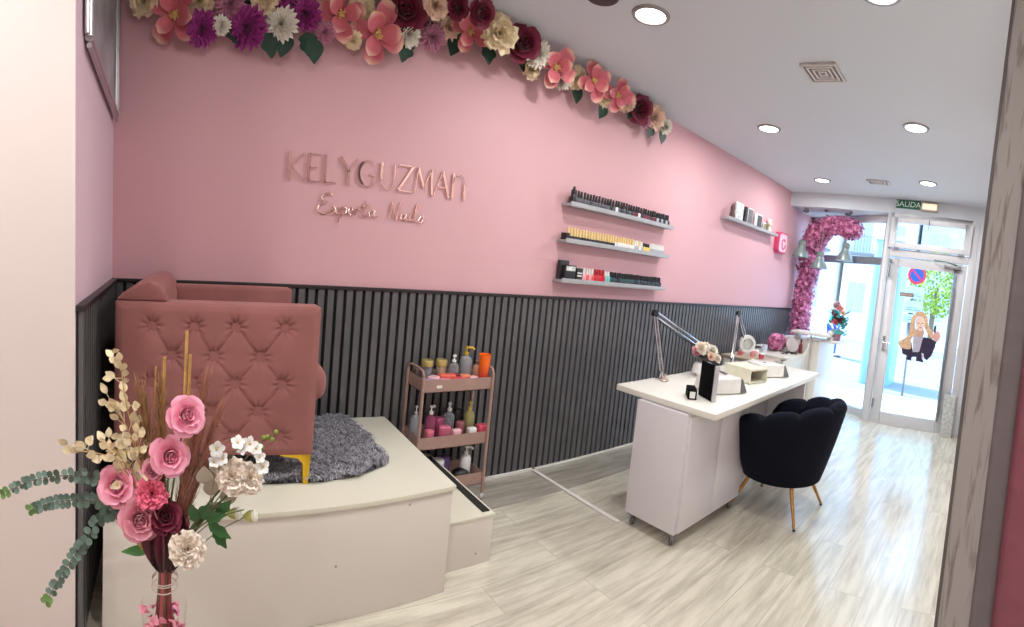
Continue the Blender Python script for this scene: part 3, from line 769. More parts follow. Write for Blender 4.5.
def jar(x, y, z, r, h, body_m, lid_m, label, group=None, name='jar'):
    t = thing(name, label, 'jar', (x, y, z), group)
    MB().lathe([(r * .9, .002), (r, .006), (r, h * .70), (r * .90, h * .77)], (x, y, z), 22).build('container', body_m, t)
    MB().lathe([(r * 1.10, h * .76), (r * 1.12, h * .78), (r * 1.12, h * .97), (r * 1.05, h)], (x, y, z), 22).build('lid', lid_m, t)
    return t
def packet(x, y, z, hx, hy, hz, rot, m, label, name='packet', cat='packet', tilt=0, group=None):
    R = Matrix.Rotation(rot, 3, 'Z') @ Matrix.Rotation(tilt, 3, 'Y')
    o = MB().obox((x, y, z + hz + abs(sin(tilt)) * hx), hx, hy, hz, R).build(name, m, None, (x, y, z), bevel=min(hz, hy, hx) * .5, seg=3)
    return tag(o, label, cat, group)
M_CLR = mat('clear tinted plastic', (205, 205, 212), .12, trans=.7, ior=1.35)
M_PKC = mat('pink soap', (226, 120, 150), .25, trans=.3)
M_CORAL = mat('coral plastic', (226, 98, 78), .4)
M_PPK = mat('pale pink packet', (228, 178, 186), .4)
M_LIL = mat('lilac packet', (168, 160, 196), .4)
M_RED = mat('raspberry packet', (214, 76, 98), .4)
M_WPL = mat('white plastic', (232, 230, 228), .3)
M_OLIVEGOLD = mat('pale gold lid', (196, 176, 112), .35, .5)
zt = TIERS[2] + .004
jar(.10, 1.30, zt, .032, .155, M_CLR, M_OLIVEGOLD, 'clear jar with a pale gold lid, left of the two on the trolley top')
jar(.10, 1.395, zt, .032, .155, mat('amber clear plastic', (216, 190, 160), .15, trans=.5), M_OLIVEGOLD, 'clear jar with a pale gold lid, right of the two on the trolley top')
pump_bottle(.12, 1.47, zt, .034, .185, M_CLR, M_WPL, 'clear pump bottle with white head behind the pink packets on the trolley top', face=2.4)
pump_bottle(.10, 1.565, zt, .040, .235, mat('grey clear plastic', (186, 188, 192), .15, trans=.45), mat('yellow gold pump', (214, 180, 72), .3, .4), 'tall grey bottle with a yellow gold pump on the trolley top', face=1.2)
t = thing('orange_cup', 'tall orange cup shading to red at the corner of the trolley top', 'cup', (.19, 1.645, zt))
mb = MB(); prf = [(.027, .002), (.029, .06), (.032, .12), (.038, .20), (.0385, .202), (.036, .20), (.030, .12), (.001, .115)]
for k, (r, z) in enumerate(prf): pass
i = len(mb.v)
for r, z in prf:
    for q in range(24):
        th = 2 * pi * q / 24; mb.av((.19 + r * cos(th), 1.645 + r * sin(th), zt + z), max(z / .2, .001))
for k in range(len(prf) - 1):
    for q in range(24):
        mb.f.append((i + k * 24 + q, i + k * 24 + (q + 1) % 24, i + (k + 1) * 24 + (q + 1) % 24, i + (k + 1) * 24 + q))
mb.build('cup_wall', mat('orange to red plastic', (190, 30, 62), .3, rgb2=(255, 112, 20), ramp=(.1, .75)), t)
packet(.205, 1.275, zt + .03, .030, .042, .016, .2, M_LIL, 'lilac packet at the near left corner of the trolley top')
packet(.175, 1.315, zt + .045, .030, .035, .014, .7, M_PPK, 'pale pink packet leaning under the left gold lidded jar')
packet(.175, 1.40, zt + .04, .028, .05, .022, -.2, M_CORAL, 'coral box under the right gold lidded jar')
packet(.195, 1.375, zt + .02, .030, .038, .022, .1, mat('pink lilac packet', (206, 150, 190), .4), 'pink lilac packet in the middle of the trolley top front row')
packet(.195, 1.475, zt + .022, .030, .045, .022, .05, M_RED, 'raspberry pink packet in the trolley top front row')
packet(.19, 1.565, zt + .024, .026, .035, .022, .3, M_PPK, 'pale pink packet beside the orange cup')
packet(.075, 1.245, zt + .04, .022, .02, .03, .3, mat('smoky jar glass', (120, 100, 96), .2, trans=.3), 'small smoky glass jar at the back left of the trolley top', 'small_jar', 'jar')
packet(.10, 1.34, zt, .022, .02, .05, .1, mat('smoky bottle', (96, 84, 82), .2, trans=.3), 'small smoky flask between the gold lidded jars on the trolley top', 'flask', 'flask')
packet(.185, 1.52, zt + .05, .018, .03, .012, -.4, mat('orange packet', (226, 132, 96), .4), 'orange packet on top of the raspberry one on the trolley top', tilt=.2)
packet(.165, 1.45, zt + .062, .018, .035, .010, .5, mat('dark red tube', (150, 40, 52), .4), 'dark red tube lying across the coral box on the trolley top', 'tube', 'tube')
packet(.135, 1.63, zt, .022, .02, .06, .1, mat('peach bottle', (230, 170, 140), .3), 'peach flask behind the orange cup on the trolley top', 'flask', 'flask')
packet(.16, 1.53, zm if 'zm' in dir() else TIERS[1] + .004, .02, .025, .06, .4, mat('brown rose flask', (150, 90, 96), .3), 'brown rose flask between the pump bottles of the middle tray', 'flask', 'flask')
# middle tray
zm = TIERS[1] + .004
GRY = mat('silver grey bottle', (158, 160, 166), .3, trans=.2)
pump_bottle(.12, 1.245, zm, .034, .225, GRY, mat('chrome pump', (210, 210, 214), .2, .8), 'silver grey pump bottle at the left end of the middle trolley tray', face=2.5)
pump_bottle(.14, 1.335, zm, .032, .225, mat('purple pink soap', (176, 84, 124), .25, trans=.3), M_WPL, 'purple pink pump bottle with white head on the middle trolley tray', face=2.2)
pump_bottle(.11, 1.475, zm, .036, .225, M_CLR, M_WPL, 'clear pump bottle with white head on the middle trolley tray', face=2.6)
pump_bottle(.12, 1.615, zm, .032, .225, mat('pale olive bottle', (176, 166, 110), .3, trans=.2), mat('olive gold pump', (200, 182, 88), .3, .3), 'olive gold pump bottle at the right of the middle trolley tray', face=2.2)
packet(.20, 1.30, zm, .022, .025, .05, .2, mat('rose bottle', (212, 110, 130), .3), 'rose pink flask at the left front of the middle tray', 'flask', 'flask')
packet(.18, 1.41, zm + .0, .028, .038, .055, -.2, M_PKC, 'magenta pink box in the centre of the middle tray', 'box', 'box')
packet(.115, 1.40, zm + .0, .028, .03, .07, .2, mat('dull magenta box', (166, 76, 110), .35), 'dull magenta box behind the pink one on the middle tray', 'box', 'box')
packet(.205, 1.48, zm, .02, .03, .045, .1, M_PPK, 'pale pink box at the front of the middle tray', 'box', 'box')
packet(.205, 1.66, zm, .024, .03, .052, .0, M_RED, 'red and pink box at the right corner of the middle tray', 'box', 'box')
packet(.205, 1.59, zm, .020, .028, .045, .0, M_WPL, 'white box beside the red one on the middle tray', 'box', 'box')
packet(.08, 1.55, zm, .02, .025, .085, .0, mat('black bottle', (34, 32, 36), .3), 'black flask in front of the wall on the middle tray', 'flask', 'flask')
# bottom tray
zl = TIERS[0] + .004
jar(.16, 1.40, zl, .034, .15, mat('yellow spray', (206, 186, 70), .35), M_WPL, 'yellow spray bottle on the bottom trolley tray', name='spray_bottle')
packet(.12, 1.46, zl, .03, .035, .075, .3, mat('purple bag', (100, 74, 130), .5), 'purple bag on the bottom trolley tray', 'bag', 'bag')
packet(.20, 1.345, zl, .02, .03, .07, .3, mat('grey blue packet', (120, 122, 146), .45), 'grey blue packet at the left of the bottom trolley tray')
pump_bottle(.15, 1.60, zl, .034, .21, M_WPL, M_WPL, 'white curved spray bottle at the right of the bottom trolley tray', face=1.2)
t = tag(MB().ball((.17, 1.555, zl + .042), .062, 16, .62, .75, 1.0).build('black_pouch', mat('black leather', (16, 15, 18), .4), None, (.17, 1.555, zl)), 'black pouch lying in the bottom trolley tray', 'pouch')
# ---------------------------------------------------------------- wall shelves with polish bottles
def shelf(y0, y1, z, label, d=.105, th=.022, group='grey picture ledge shelves on the pink wall'):
    t = thing('wall_shelf', label, 'shelf', (0, (y0 + y1) / 2, z), group)
    MB().box(.001, d - .0085, y0, y1, z - th, z - .001).build('board', M_SHELF, t, bevel=.002)
    MB().box(d - .008, d, y0, y1, z - th, z + .010).build('front_lip', M_SHELF, t, bevel=.001)
    return t
SH = ((2.285, 3.49, 1.93, 'top of the three grey ledges, holding black capped bottles'),
      (2.275, 3.47, 1.675, 'middle of the three grey ledges, holding gold capped bottles'),
      (2.275, 3.47, 1.395, 'lowest of the three grey ledges, holding red and dark bottles'))
for a in SH: shelf(*a)
def bottle_proto(name, label, cat, group, body_m, cap_m, w, hb, hc, rc, square=False, loc=(0, 0, 0)):
    t = thing(name, label, cat, loc, group)
    if square:
        MB().obox((loc[0], loc[1], loc[2] + hb / 2), w / 2, w / 2, hb / 2).build('bottle', body_m, t, bevel=.002)
    else:
        MB().lathe([(w * .46, .001), (w * .5, .004), (w * .5, hb * .8), (w * .3, hb)], loc, 10).build('bottle', body_m, t)
    MB().lathe([(rc, hb), (rc, hb + hc * .3), (rc * .8, hb + hc), (.001, hb + hc)], loc, 10).build('cap', cap_m, t)
    return t
M_CAPB = mat('black bottle cap', (22, 21, 23), .3)
M_CAPG = mat('gold bottle cap', (236, 208, 140), .35, .15)
M_CAPW = mat('white bottle cap', (230, 228, 224), .35)
ONES = 'first second third fourth fifth sixth seventh eighth ninth tenth eleventh twelfth thirteenth fourteenth fifteenth sixteenth seventeenth eighteenth nineteenth'.split()
def ordinal(n):
    if n < 20: return ONES[n - 1]
    t, u = divmod(n, 10)
    return {2: 'twentieth', 3: 'thirtieth', 4: 'fortieth'}[t] if u == 0 else {2: 'twenty ', 3: 'thirty ', 4: 'forty '}[t] + ONES[u - 1]
def row(protos, seq, y0, dy, z, xs=(.06,), jit=.002, rnd=random.Random(5), used=None, g=None):
    """seq: list of keys; one bottle per key; a prototype is itself the first of its kind"""
    for k, key in enumerate(seq):
        for x in xs:
            pr = protos[key]
            if pr[1]: o = dup_tree(pr[0])
            else: o = pr[0]; pr[1] = True
            o.location = (x + rnd.uniform(-jit, jit), y0 + dy * k, z)
            s_ = 1 + rnd.uniform(-.03, .03); o.scale = (1, 1, s_)
            ledge = 'top' if z > 1.8 else ('middle' if z > 1.5 else 'lowest')
            o['label'] = '%s, %s bottle from the left on the %s ledge' % (DESC[ledge][key], ordinal(k + 1), ledge)
            if len(xs) > 1 and 'back' in pr[2]: o['label'] = pr[2]['back'] if x != xs[-1] else pr[2]['front']
def P(key, *a, **k): return [bottle_proto(*a, **k), False, {}]
D = [mat('%s varnish' % n, c, .25) for n, c in (('charcoal', (40, 38, 42)), ('smoke', (86, 84, 90)), ('wine', (110, 24, 44)), ('silver', (170, 172, 178)), ('rosewood', (150, 90, 96)), ('white', (232, 228, 226)), ('yellow', (226, 200, 90)), ('teal', (120, 190, 190)), ('scarlet', (204, 30, 44)), ('baby pink', (236, 160, 170)), ('coral', (226, 100, 96)), ('nude', (222, 192, 172)), ('bottle green', (40, 66, 62)))]
DESC = {'top': {'c': 'black capped charcoal bottle', 's': 'black capped smoke grey bottle', 'w': 'white bottle with black cap', 'r': 'black capped wine red bottle', 'i': 'black capped silver grey bottle', 'y': 'yellow bottle with cream cap'},
        'middle': {'k': 'gold capped dark bottle', 'n': 'gold capped pale bottle', 'w': 'white capped pale grey bottle', 'y': 'yellow bottle with black cap'},
        'lowest': {'p': 'pale pink bottle with white cap', 'o': 'coral bottle with white cap', 'r': 'scarlet bottle with red cap', 't': 'pale teal bottle with white cap', 'g': 'dark green bottle with black cap', 'c': 'charcoal bottle with black cap'}}
gt = 'nail polish bottles on the top ledge'
pt = {'c': P('c', 'nail_polish', 'black capped charcoal bottle in the left run of the top ledge', 'nail polish', gt, D[0], M_CAPB, .029, .045, .050, .0102, True),
      's': P('s', 'nail_polish', 'black capped smoke grey bottle in the left run of the top ledge', 'nail polish', gt, D[1], M_CAPB, .029, .045, .050, .0102, True),
      'w': P('w', 'nail_polish', 'white bottle with black cap among the dark ones on the top ledge', 'nail polish', gt, D[5], M_CAPB, .029, .045, .050, .0102, True),
      'r': P('r', 'nail_polish', 'black capped wine red bottle in the middle of the top ledge', 'nail polish', gt, D[2], M_CAPB, .029, .045, .050, .0102, True),
      'i': P('i', 'nail_polish', 'black capped silver grey bottle towards the right of the top ledge', 'nail polish', gt, D[3], M_CAPB, .029, .045, .046, .0115, True),
      'y': P('y', 'nail_polish', 'yellow bottle near the right end of the top ledge', 'nail polish', gt, D[6], mat('cream cap', (226, 206, 150), .4), .029, .045, .040, .0115, True)}
seq = list('cssssscsssssscswscscscrrwcrrrcrriciciciyycisiciciic')[:38]
row(pt, seq, 2.335, .0305, 1.934, (.045,))
for k, (y, lab) in enumerate(((2.315, 'black bottle standing in the second line at the left end of the top ledge'),)):
    t = bottle_proto('nail_polish', lab, 'nail polish', gt, D[0], M_CAPB, .029, .055, .055, .011, True, (.085, y, 1.934))
gm = 'nail polish bottles on the middle ledge'
pm = {'k': P('k', 'nail_polish', 'gold capped bottle with dark glass on the left half of the middle ledge', 'nail polish', gm, D[0], M_CAPG, .027, .032, .058, .0098, True),
      'n': P('n', 'nail_polish', 'gold capped bottle with pale glass in the centre of the middle ledge', 'nail polish', gm, D[5], M_CAPG, .027, .042, .046, .0098, True),
      'w': P('w', 'nail_polish', 'white capped pale bottle towards the right of the middle ledge', 'nail polish', gm, D[3], M_CAPW, .029, .040, .044, .0115, True),
      'y': P('y', 'nail_polish', 'yellow bottle towards the right of the middle ledge', 'nail polish', gm, D[6], M_CAPB, .029, .045, .030, .0115, True)}
row(pm, list('kkkkkkkkkkkkkkkkknnnnnnnnwwnwyyywwwwwwww')[:39], 2.335, .0289, 1.674, (.05,))
tag(MB().box(.03, .09, 2.285, 2.315, 1.674, 1.722).build('black_box', M_BLACK, None, (.06, 2.33, 1.674), bevel=.003), 'small black box at the left end of the middle ledge', 'box')
gl = 'nail polish bottles on the lowest ledge'
pl_ = {'p': P('p', 'nail_polish', 'pale pink bottle with white cap left on the lowest ledge', 'nail polish', gl, D[9], M_CAPW, .029, .05, .045, .009, True),
       'o': P('o', 'nail_polish', 'coral bottle with white cap left on the lowest ledge', 'nail polish', gl, D[10], M_CAPW, .029, .05, .045, .009, True),
       'r': P('r', 'nail_polish', 'scarlet bottle with red cap on the lowest ledge', 'nail polish', gl, D[8], mat('red cap', (176, 24, 36), .3), .030, .05, .045, .0115, True),
       't': P('t', 'nail_polish', 'pale teal bottle with white cap next to the scarlet ones on the lowest ledge', 'nail polish', gl, D[7], M_CAPW, .029, .052, .035, .0115, True),
       'g': P('g', 'nail_polish', 'dark green bottle with black cap on the lowest ledge', 'nail polish', gl, D[12], M_CAPB, .029, .045, .042, .011, True),
       'c': P('c', 'nail_polish', 'charcoal bottle with black cap right on the lowest ledge', 'nail polish', gl, D[0], M_CAPB, .029, .045, .042, .012, True)}
row(pl_, list('ppoporrrrttgggcggggggccgcccccccccc'), 2.50, .0285, 1.394, (.05,))
# little display packs at the left of the lowest ledge
M_PK = mat('dark display card', (40, 40, 42), .4); M_PKW = mat('pale display card', (205, 205, 200), .4, noise=(40, .3))
t = thing('display_box', 'tall dark box standing at the left end of the lowest ledge', 'box', (.05, 2.35, 1.394))
MB().box(.02, .05, 2.29, 2.375, 1.394, 1.53).build('carton', M_PK, t, bevel=.002)
t = thing('display_box', 'grey and white box before the tall dark one on the lowest ledge', 'box', (.07, 2.44, 1.394))
MB().box(.055, .085, 2.315, 2.415, 1.394, 1.50).build('carton', M_PK, t, bevel=.002); MB().box(.085, .0862, 2.323, 2.407, 1.46, 1.492).build('printed_label', M_PKW, t)
t = thing('display_box', 'striped dark box next to the pale pink bottles on the lowest ledge', 'box', (.08, 2.49, 1.394))
MB().box(.052, .09, 2.42, 2.48, 1.394, 1.485).build('carton', M_PK, t, bevel=.002); MB().box(.09, .0912, 2.427, 2.473, 1.425, 1.435).box(.09, .0912, 2.427, 2.473, 1.445, 1.455).build('printed_label', M_PKW, t)

# fourth, far shelf with certificates and the pink wall box
shelf(4.40, 5.66, 2.185, 'single pale ledge farther along the wall, holding small framed cards')
cards = ((4.72, .17, .20, (226, 226, 228), 'large white card on the far ledge'), (4.87, .06, .185, (58, 58, 62), 'narrow black card next to the large white one on the far ledge'),
         (4.98, .13, .19, (120, 116, 118), 'grey framed card in the middle of the far ledge'), (5.12, .05, .17, (220, 220, 222), 'narrow white card on the far ledge'),
         (5.22, .14, .165, (86, 84, 88), 'dark framed card right of the middle on the far ledge'), (5.38, .10, .10, (140, 138, 110), 'low olive and white card on the far ledge'), (5.52, .11, .16, (130, 134, 142), 'grey card at the right end of the far ledge'))
for i, (y, wd, h, c, lab) in enumerate(cards):
    t = thing('framed_card', lab, 'framed card', (.05, y, 2.19), 'framed cards on the far ledge')
    MB().box(.030, .044, y - wd / 2, y + wd / 2, 2.19, 2.19 + h).build('frame', mat('white card frame', (225, 224, 226), .4) if i not in (1,) else M_BLACK, t, bevel=.002)
    MB().box(.044, .046, y - wd / 2 + .012, y + wd / 2 - .012, 2.205, 2.175 + h).build('print', mat('card print %d' % i, c, .4, noise=(30, .25)), t)
t = thing('figurine', 'small brown figure at the left end of the far ledge', 'figurine', (.06, 4.54, 2.19))
MB().lathe([(.03, .0), (.035, .03), (.02, .08), (.026, .11), (.015, .145), (.001, .15)], (.06, 4.54, 2.187), 14).build('body', mat('dark brown clay', (96, 66, 58), .5), t)
t = thing('figurine', 'small cream figure with black base between the framed cards', 'figurine', (.06, 5.44, 2.19))
MB().lathe([(.024, 0), (.028, .02), (.014, .06), (.03, .09), (.02, .12), (.001, .13)], (.075, 5.44, 2.187), 14).build('body', mat('cream clay', (228, 216, 190), .5), t)
t = thing('wall_clock', 'rounded pink box with a white ring hanging on the pink wall past the far ledge', 'wall box', (.03, 5.93, 2.12))
def rrect(cy, cz, hy, hz, r, n=6):
    out = []
    for (sy, sz, a0) in ((1, 1, 0), (-1, 1, 90), (-1, -1, 180), (1, -1, 270)):
        for k in range(n + 1):
            a = radians(a0 + 90 * k / n); out.append((cy + sy * (hy - r) + r * cos(a), cz + sz * (hz - r) + r * sin(a)))
    return out
MB().prism(rrect(5.92, 2.115, .135, .135, .06), .001, .07, 'x').build('casing', mat('magenta pink plastic', (206, 66, 112), .35), t, bevel=.004)
MB().prism(rrect(5.92, 2.115, .115, .115, .05), .0705, .074, 'x').build('front_plate', mat('pale pink plate', (240, 190, 204), .35), t)
mb = MB(); ring = [(.076, 5.925 + .054 * cos(2 * pi * k / 30) * (1 - .1 * sin(4 * pi * k / 30)), 2.10 + .062 * sin(2 * pi * k / 30)) for k in range(3, 31)]
mb.tube(ring, .008, 8); mb.build('ring_mark', mat('crimson mark', (190, 50, 90), .4), t)
# ---------------------------------------------------------------- artificial flowers
def pm(name, c0, c1, ramp=(.35, 1.0), rough=.6):
    return mat(name, c0, rough, rgb2=c1, ramp=ramp, sheen=.15)
FM = {'magnolia': pm('coral pink petals with cream edges', (204, 104, 116), (240, 200, 176), (.74, 1.03)),
      'mum_purple': pm('magenta purple petals', (104, 14, 78), (176, 60, 148), (.2, 1)),
      'mum_mauve': pm('mauve petals', (150, 56, 100), (214, 150, 176), (.3, 1)),
      'mum_white': pm('ivory petals', (206, 190, 150), (240, 234, 220), (.1, .7)),
      'peony_cream': pm('cream peach petals', (228, 176, 128), (250, 232, 196), (.0, .7)),
      'peony_peach': pm('pale peach petals', (226, 150, 132), (246, 214, 192), (.0, .8)),
      'rose_burgundy': pm('burgundy petals', (62, 8, 26), (134, 30, 62), (.3, 1)),
      'rose_pink': pm('candy pink petals', (232, 92, 136), (252, 178, 200), (.0, .85)),
      'rose_dusty': pm('dusty pink petals', (204, 90, 116), (236, 164, 180), (.1, .9)),
      'carnation_pink': pm('bright coral pink petals', (220, 50, 92), (246, 120, 150), (.2, .9)),
      'carnation_cream': pm('cream blush petals', (240, 196, 172), (250, 236, 220), (.0, .8)),
      'orchid_white': pm('white petals', (226, 222, 206), (244, 244, 240), (.1, .5))}
M_CENT = mat('yellow cream stamens', (222, 186, 120), .6, noise=(60, .3))
M_LEAF = mat('dark green silk leaf', (24, 58, 40), .5, noise=(20, .3))
M_LEAF2 = mat('bright green leaf', (104, 140, 60), .5, noise=(20, .3))
M_STEM = mat('green stem', (86, 104, 60), .6)
Z = Vector((0, 0, 1))
def outv(a): return Vector((cos(a), sin(a), 0))

def flower_mesh(kind, seed):
    """unit flower: radius about 1, facing +Z"""
    r = random.Random(seed); mb = MB(); cen = None
    if kind == 'magnolia':
        for ring, (n, L, W, t0, t1) in enumerate(((4, 1.12, .76, 60, 100), (3, .92, .66, 40, 72))):
            for k in range(n):
                a = 2 * pi * (k + r.uniform(-.12, .12)) / n + ring * .7
                mb.petal(outv(a) * .05 + Z * ring * .05, Z, outv(a), L * r.uniform(.9, 1.06), W * r.uniform(.9, 1.1), radians(t0 + r.uniform(-9, 9)), radians(t1 + r.uniform(-12, 10)), .20, 9, 6, 0, 1, .80)
        cen = MB(); cen.ball((0, 0, .14), .13, 10, .9)
        for k in range(26):
            a = r.uniform(0, 2 * pi); b = r.uniform(.15, 1.0); d = (outv(a) * sin(b) + Z * cos(b)); cen.tube([Z * .1, Z * .1 + d * .25], [.016, .03], 4)
    elif kind.startswith('mum'):
        for ring in range(8):
            f = ring / 7; n = int(19 - 9 * f)
            for k in range(n):
                a = 2 * pi * (k + r.uniform(-.3, .3)) / n + ring * .31
                tl = 96 - 88 * f
                mb.petal(outv(a) * .10 * (1 - f) + Z * (.05 + .16 * f), Z, outv(a), (.98 - .42 * f) * r.uniform(.85, 1.05), .30 * r.uniform(.9, 1.15), radians(max(4, tl - 30)), radians(max(-12, tl - 2 + r.uniform(-12, 12))), .22, 5, 2, 0, 1, .80)
        cen = MB(); cen.ball((0, 0, .30), .13, 8, .8)
    elif kind.startswith('peony') or kind.startswith('carnation'):
        for ring in range(7):
            f = ring / 6; n = int(8 - 3 * f) + (3 if kind.startswith('carn') else 0)
            for k in range(n):
                a = 2 * pi * (k + r.uniform(-.3, .3)) / n + ring * .5
                tl = 100 - 88 * f
                mb.petal(outv(a) * .06 + Z * (.04 + .10 * f), Z, outv(a), (.95 - .28 * f) * r.uniform(.85, 1.08), (.72 - .22 * f) * r.uniform(.85, 1.1), radians(max(2, tl - 42)), radians(max(-20, tl + r.uniform(-10, 10))), .18, 5, 6, 0, 1, -.66, .05 if kind.startswith('peo') else .085)
    elif kind.startswith('rose'):
        spec = ((5, .92, .98, 52, 104), (5, .86, .92, 34, 78), (5, .78, .82, 18, 50), (4, .70, .72, 8, 26), (3, .62, .6, 2, 8), (3, .56, .44, -6, -4))
        for ring, (n, L, W, t0, t1) in enumerate(spec):
            W *= 1.12
            for k in range(n):
                a = 2 * pi * (k + r.uniform(-.1, .1)) / n + ring * .63
                mb.petal(outv(a) * (.26 - .045 * ring) + Z * .03 * ring, Z, outv(a), L * r.uniform(.94, 1.04), W, radians(t0), radians(t1 + r.uniform(-6, 8)), .30 if ring > 1 else .06, 8, 6, 0, 1, .56)
    elif kind == 'orchid_white':
        for k in range(5):
            a = 2 * pi * k / 5; mb.petal(outv(a) * .04, Z, outv(a), .95, .8, radians(60), radians(92), .08, 4, 4, 0, 1, .82)
        cen = MB(); cen.ball((0, 0, .1), .14, 8)
    m = FM.get(kind, FM.get(kind.split(':')[0]))
    me = mb.mesh(kind + '_petals', m); 
    cm = cen.mesh(kind + '_stamens', M_CENT) if cen else None
    return me, cm
FCACHE = {}
def flower_obj(kind, name, parent, pos, n, size, roll=0, var=0):
    key = (kind, var)
    if key not in FCACHE: FCACHE[key] = flower_mesh(kind, hash(kind) % 97 if False else sum(map(ord, kind)) + var * 13)
    me, cm = FCACHE[key]
    o = bpy.data.objects.new(name, me); COL.objects.link(o); o.parent = parent
    M = frame(n, roll).to_4x4(); M.translation = Vector(pos) - (ORI[parent.name] if parent else Vector()); 
    o.matrix_local = M @ Matrix.Diagonal((size, size, size, 1)); ORI[o.name] = Vector(pos)
    if cm:
        c = bpy.data.objects.new('flower_centre', cm); COL.objects.link(c); c.parent = o
    return o
def leaf_mb(mb, base, d, nrm, L, W, droop=.2, lobes=False):
    d = Vector(d).normalized(); nrm = Vector(nrm).normalized(); side = d.cross(nrm).normalized(); i = len(mb.v); nu = 8
    for a in range(nu + 1):
        u = a / nu; wd = W * sin(pi * (u ** .75) * .97 + .03) * (.5)
        if lobes: wd *= .75 + .45 * abs(sin(u * pi * 2.5))
        c = Vector(base) + d * L * u - Vector((0, 0, 1)) * droop * L * u * u
        for q in (-1, 0, 1): mb.av(c + side * q * wd + nrm * (abs(q) * wd * .25))
    for a in range(nu):
        for b in range(2): mb.f.append((i + a * 3 + b, i + (a + 1) * 3 + b, i + (a + 1) * 3 + b + 1, i + a * 3 + b + 1))
    return mb

# garland of large flowers along the edge of the ceiling
GARL = [('magnolia',0.10,-0.19,2.60,0.126),('mum_purple',0.10,-0.05,2.53,0.084),('mum_purple',0.10,0.18,2.55,0.100),('mum_white',0.12,0.04,2.54,0.045),('mum_white',0.10,0.35,2.58,0.079),('mum_purple',0.10,0.47,2.64,0.080),('mum_mauve',0.10,0.08,2.65,0.070),('mum_mauve',0.10,0.57,2.57,0.052),('peony_cream',0.08,-0.34,2.67,0.074),('peony_cream',0.06,-0.07,2.68,0.070),('peony_cream',0.08,0.26,2.70,0.078),('magnolia',0.10,0.65,2.68,0.113),('peony_cream',0.07,0.76,2.72,0.076),('magnolia',0.11,0.85,2.62,0.132),('peony_cream',0.07,0.73,2.57,0.045),('rose_burgundy',0.14,0.98,2.75,0.099),('mum_white',0.10,1.02,2.65,0.068),('mum_mauve',0.10,1.17,2.67,0.069),('peony_peach',0.10,1.25,2.75,0.070),('peony_peach',0.23,1.11,2.77,0.065),('magnolia',0.17,1.37,2.74,0.104),('rose_burgundy',0.33,1.33,2.77,0.064),('rose_burgundy',0.27,1.22,2.78,0.054),('peony_cream',0.24,1.51,2.75,0.100),('rose_burgundy',0.24,1.68,2.75,0.092),('mum_white',0.20,1.82,2.75,0.078),('magnolia',0.21,1.97,2.72,0.121),('peony_cream',0.10,2.22,2.75,0.078),('magnolia',0.22,2.29,2.74,0.110),('peony_cream',0.10,2.49,2.71,0.068),('magnolia',0.19,2.56,2.74,0.105),('rose_burgundy',0.12,2.87,2.75,0.095),('peony_peach',0.10,3.07,2.75,0.097),('mum_white',0.10,3.22,2.72,0.066),
        ('mum_purple',0.08,0.33,2.72,0.075),('rose_burgundy',0.08,0.92,2.72,0.07),('mum_purple',0.08,-.16,2.74,0.07),('peony_peach',.09,2.74,2.76,.075),('mum_white',.09,2.11,2.70,.06),('peony_cream',.08,1.86,2.70,.06),('mum_mauve',.09,2.98,2.68,.05)]
gr = thing('flower_garland', 'long garland of big pink, cream and purple silk flowers along the ceiling edge', 'flower garland', (.06, 1.4, 2.75))
mb = MB(); mb.tube(bez([(.035, -.40, 2.72), (.035, .3, 2.70), (.035, 1.0, 2.74), (.04, 1.8, 2.78), (.04, 2.6, 2.78), (.04, 3.24, 2.74)], 8), .02, 8)
mb.build('garland_core', M_LEAF, gr)
FN = {'magnolia': 'magnolia_flower', 'mum_purple': 'purple_chrysanthemum', 'mum_mauve': 'mauve_chrysanthemum', 'mum_white': 'ivory_chrysanthemum', 'peony_cream': 'cream_peony', 'peony_peach': 'peach_peony', 'rose_burgundy': 'burgundy_rose'}
rg = random.Random(11)
for i, (k, x, y, z, r) in enumerate(GARL):
    n = Vector((1, rg.uniform(-.35, .25) - .12, rg.uniform(-.45, -.1)))
    o = flower_obj(k, FN[k], gr, (max(x - r * .35, .03), y, z), n, r * 1.1, rg.uniform(0, 6), i % 3)
for i, (y, z) in enumerate(((.28,2.48),(.37,2.49),(.47,2.50),(.51,2.48),(1.02,2.57),(1.32,2.67),(1.52,2.69),(2.52,2.62),(3.06,2.64),(3.20,2.64),(1.76,2.72),(2.24,2.66),(2.80,2.71),(.08,2.53),(2.1,2.80),(2.45,2.80),(1.93,2.81))):
    up = i > 14
    mb = MB(); leaf_mb(mb, (.075, y, z + (.06 if not up else -.04)), (.05, rg.uniform(-.4, .4), -1 if not up else .25 ), (1, 0, 0), .13, .10, 0, i % 2 == 0)
    mb.build('leaf', M_LEAF2 if i == 14 else M_LEAF, gr)

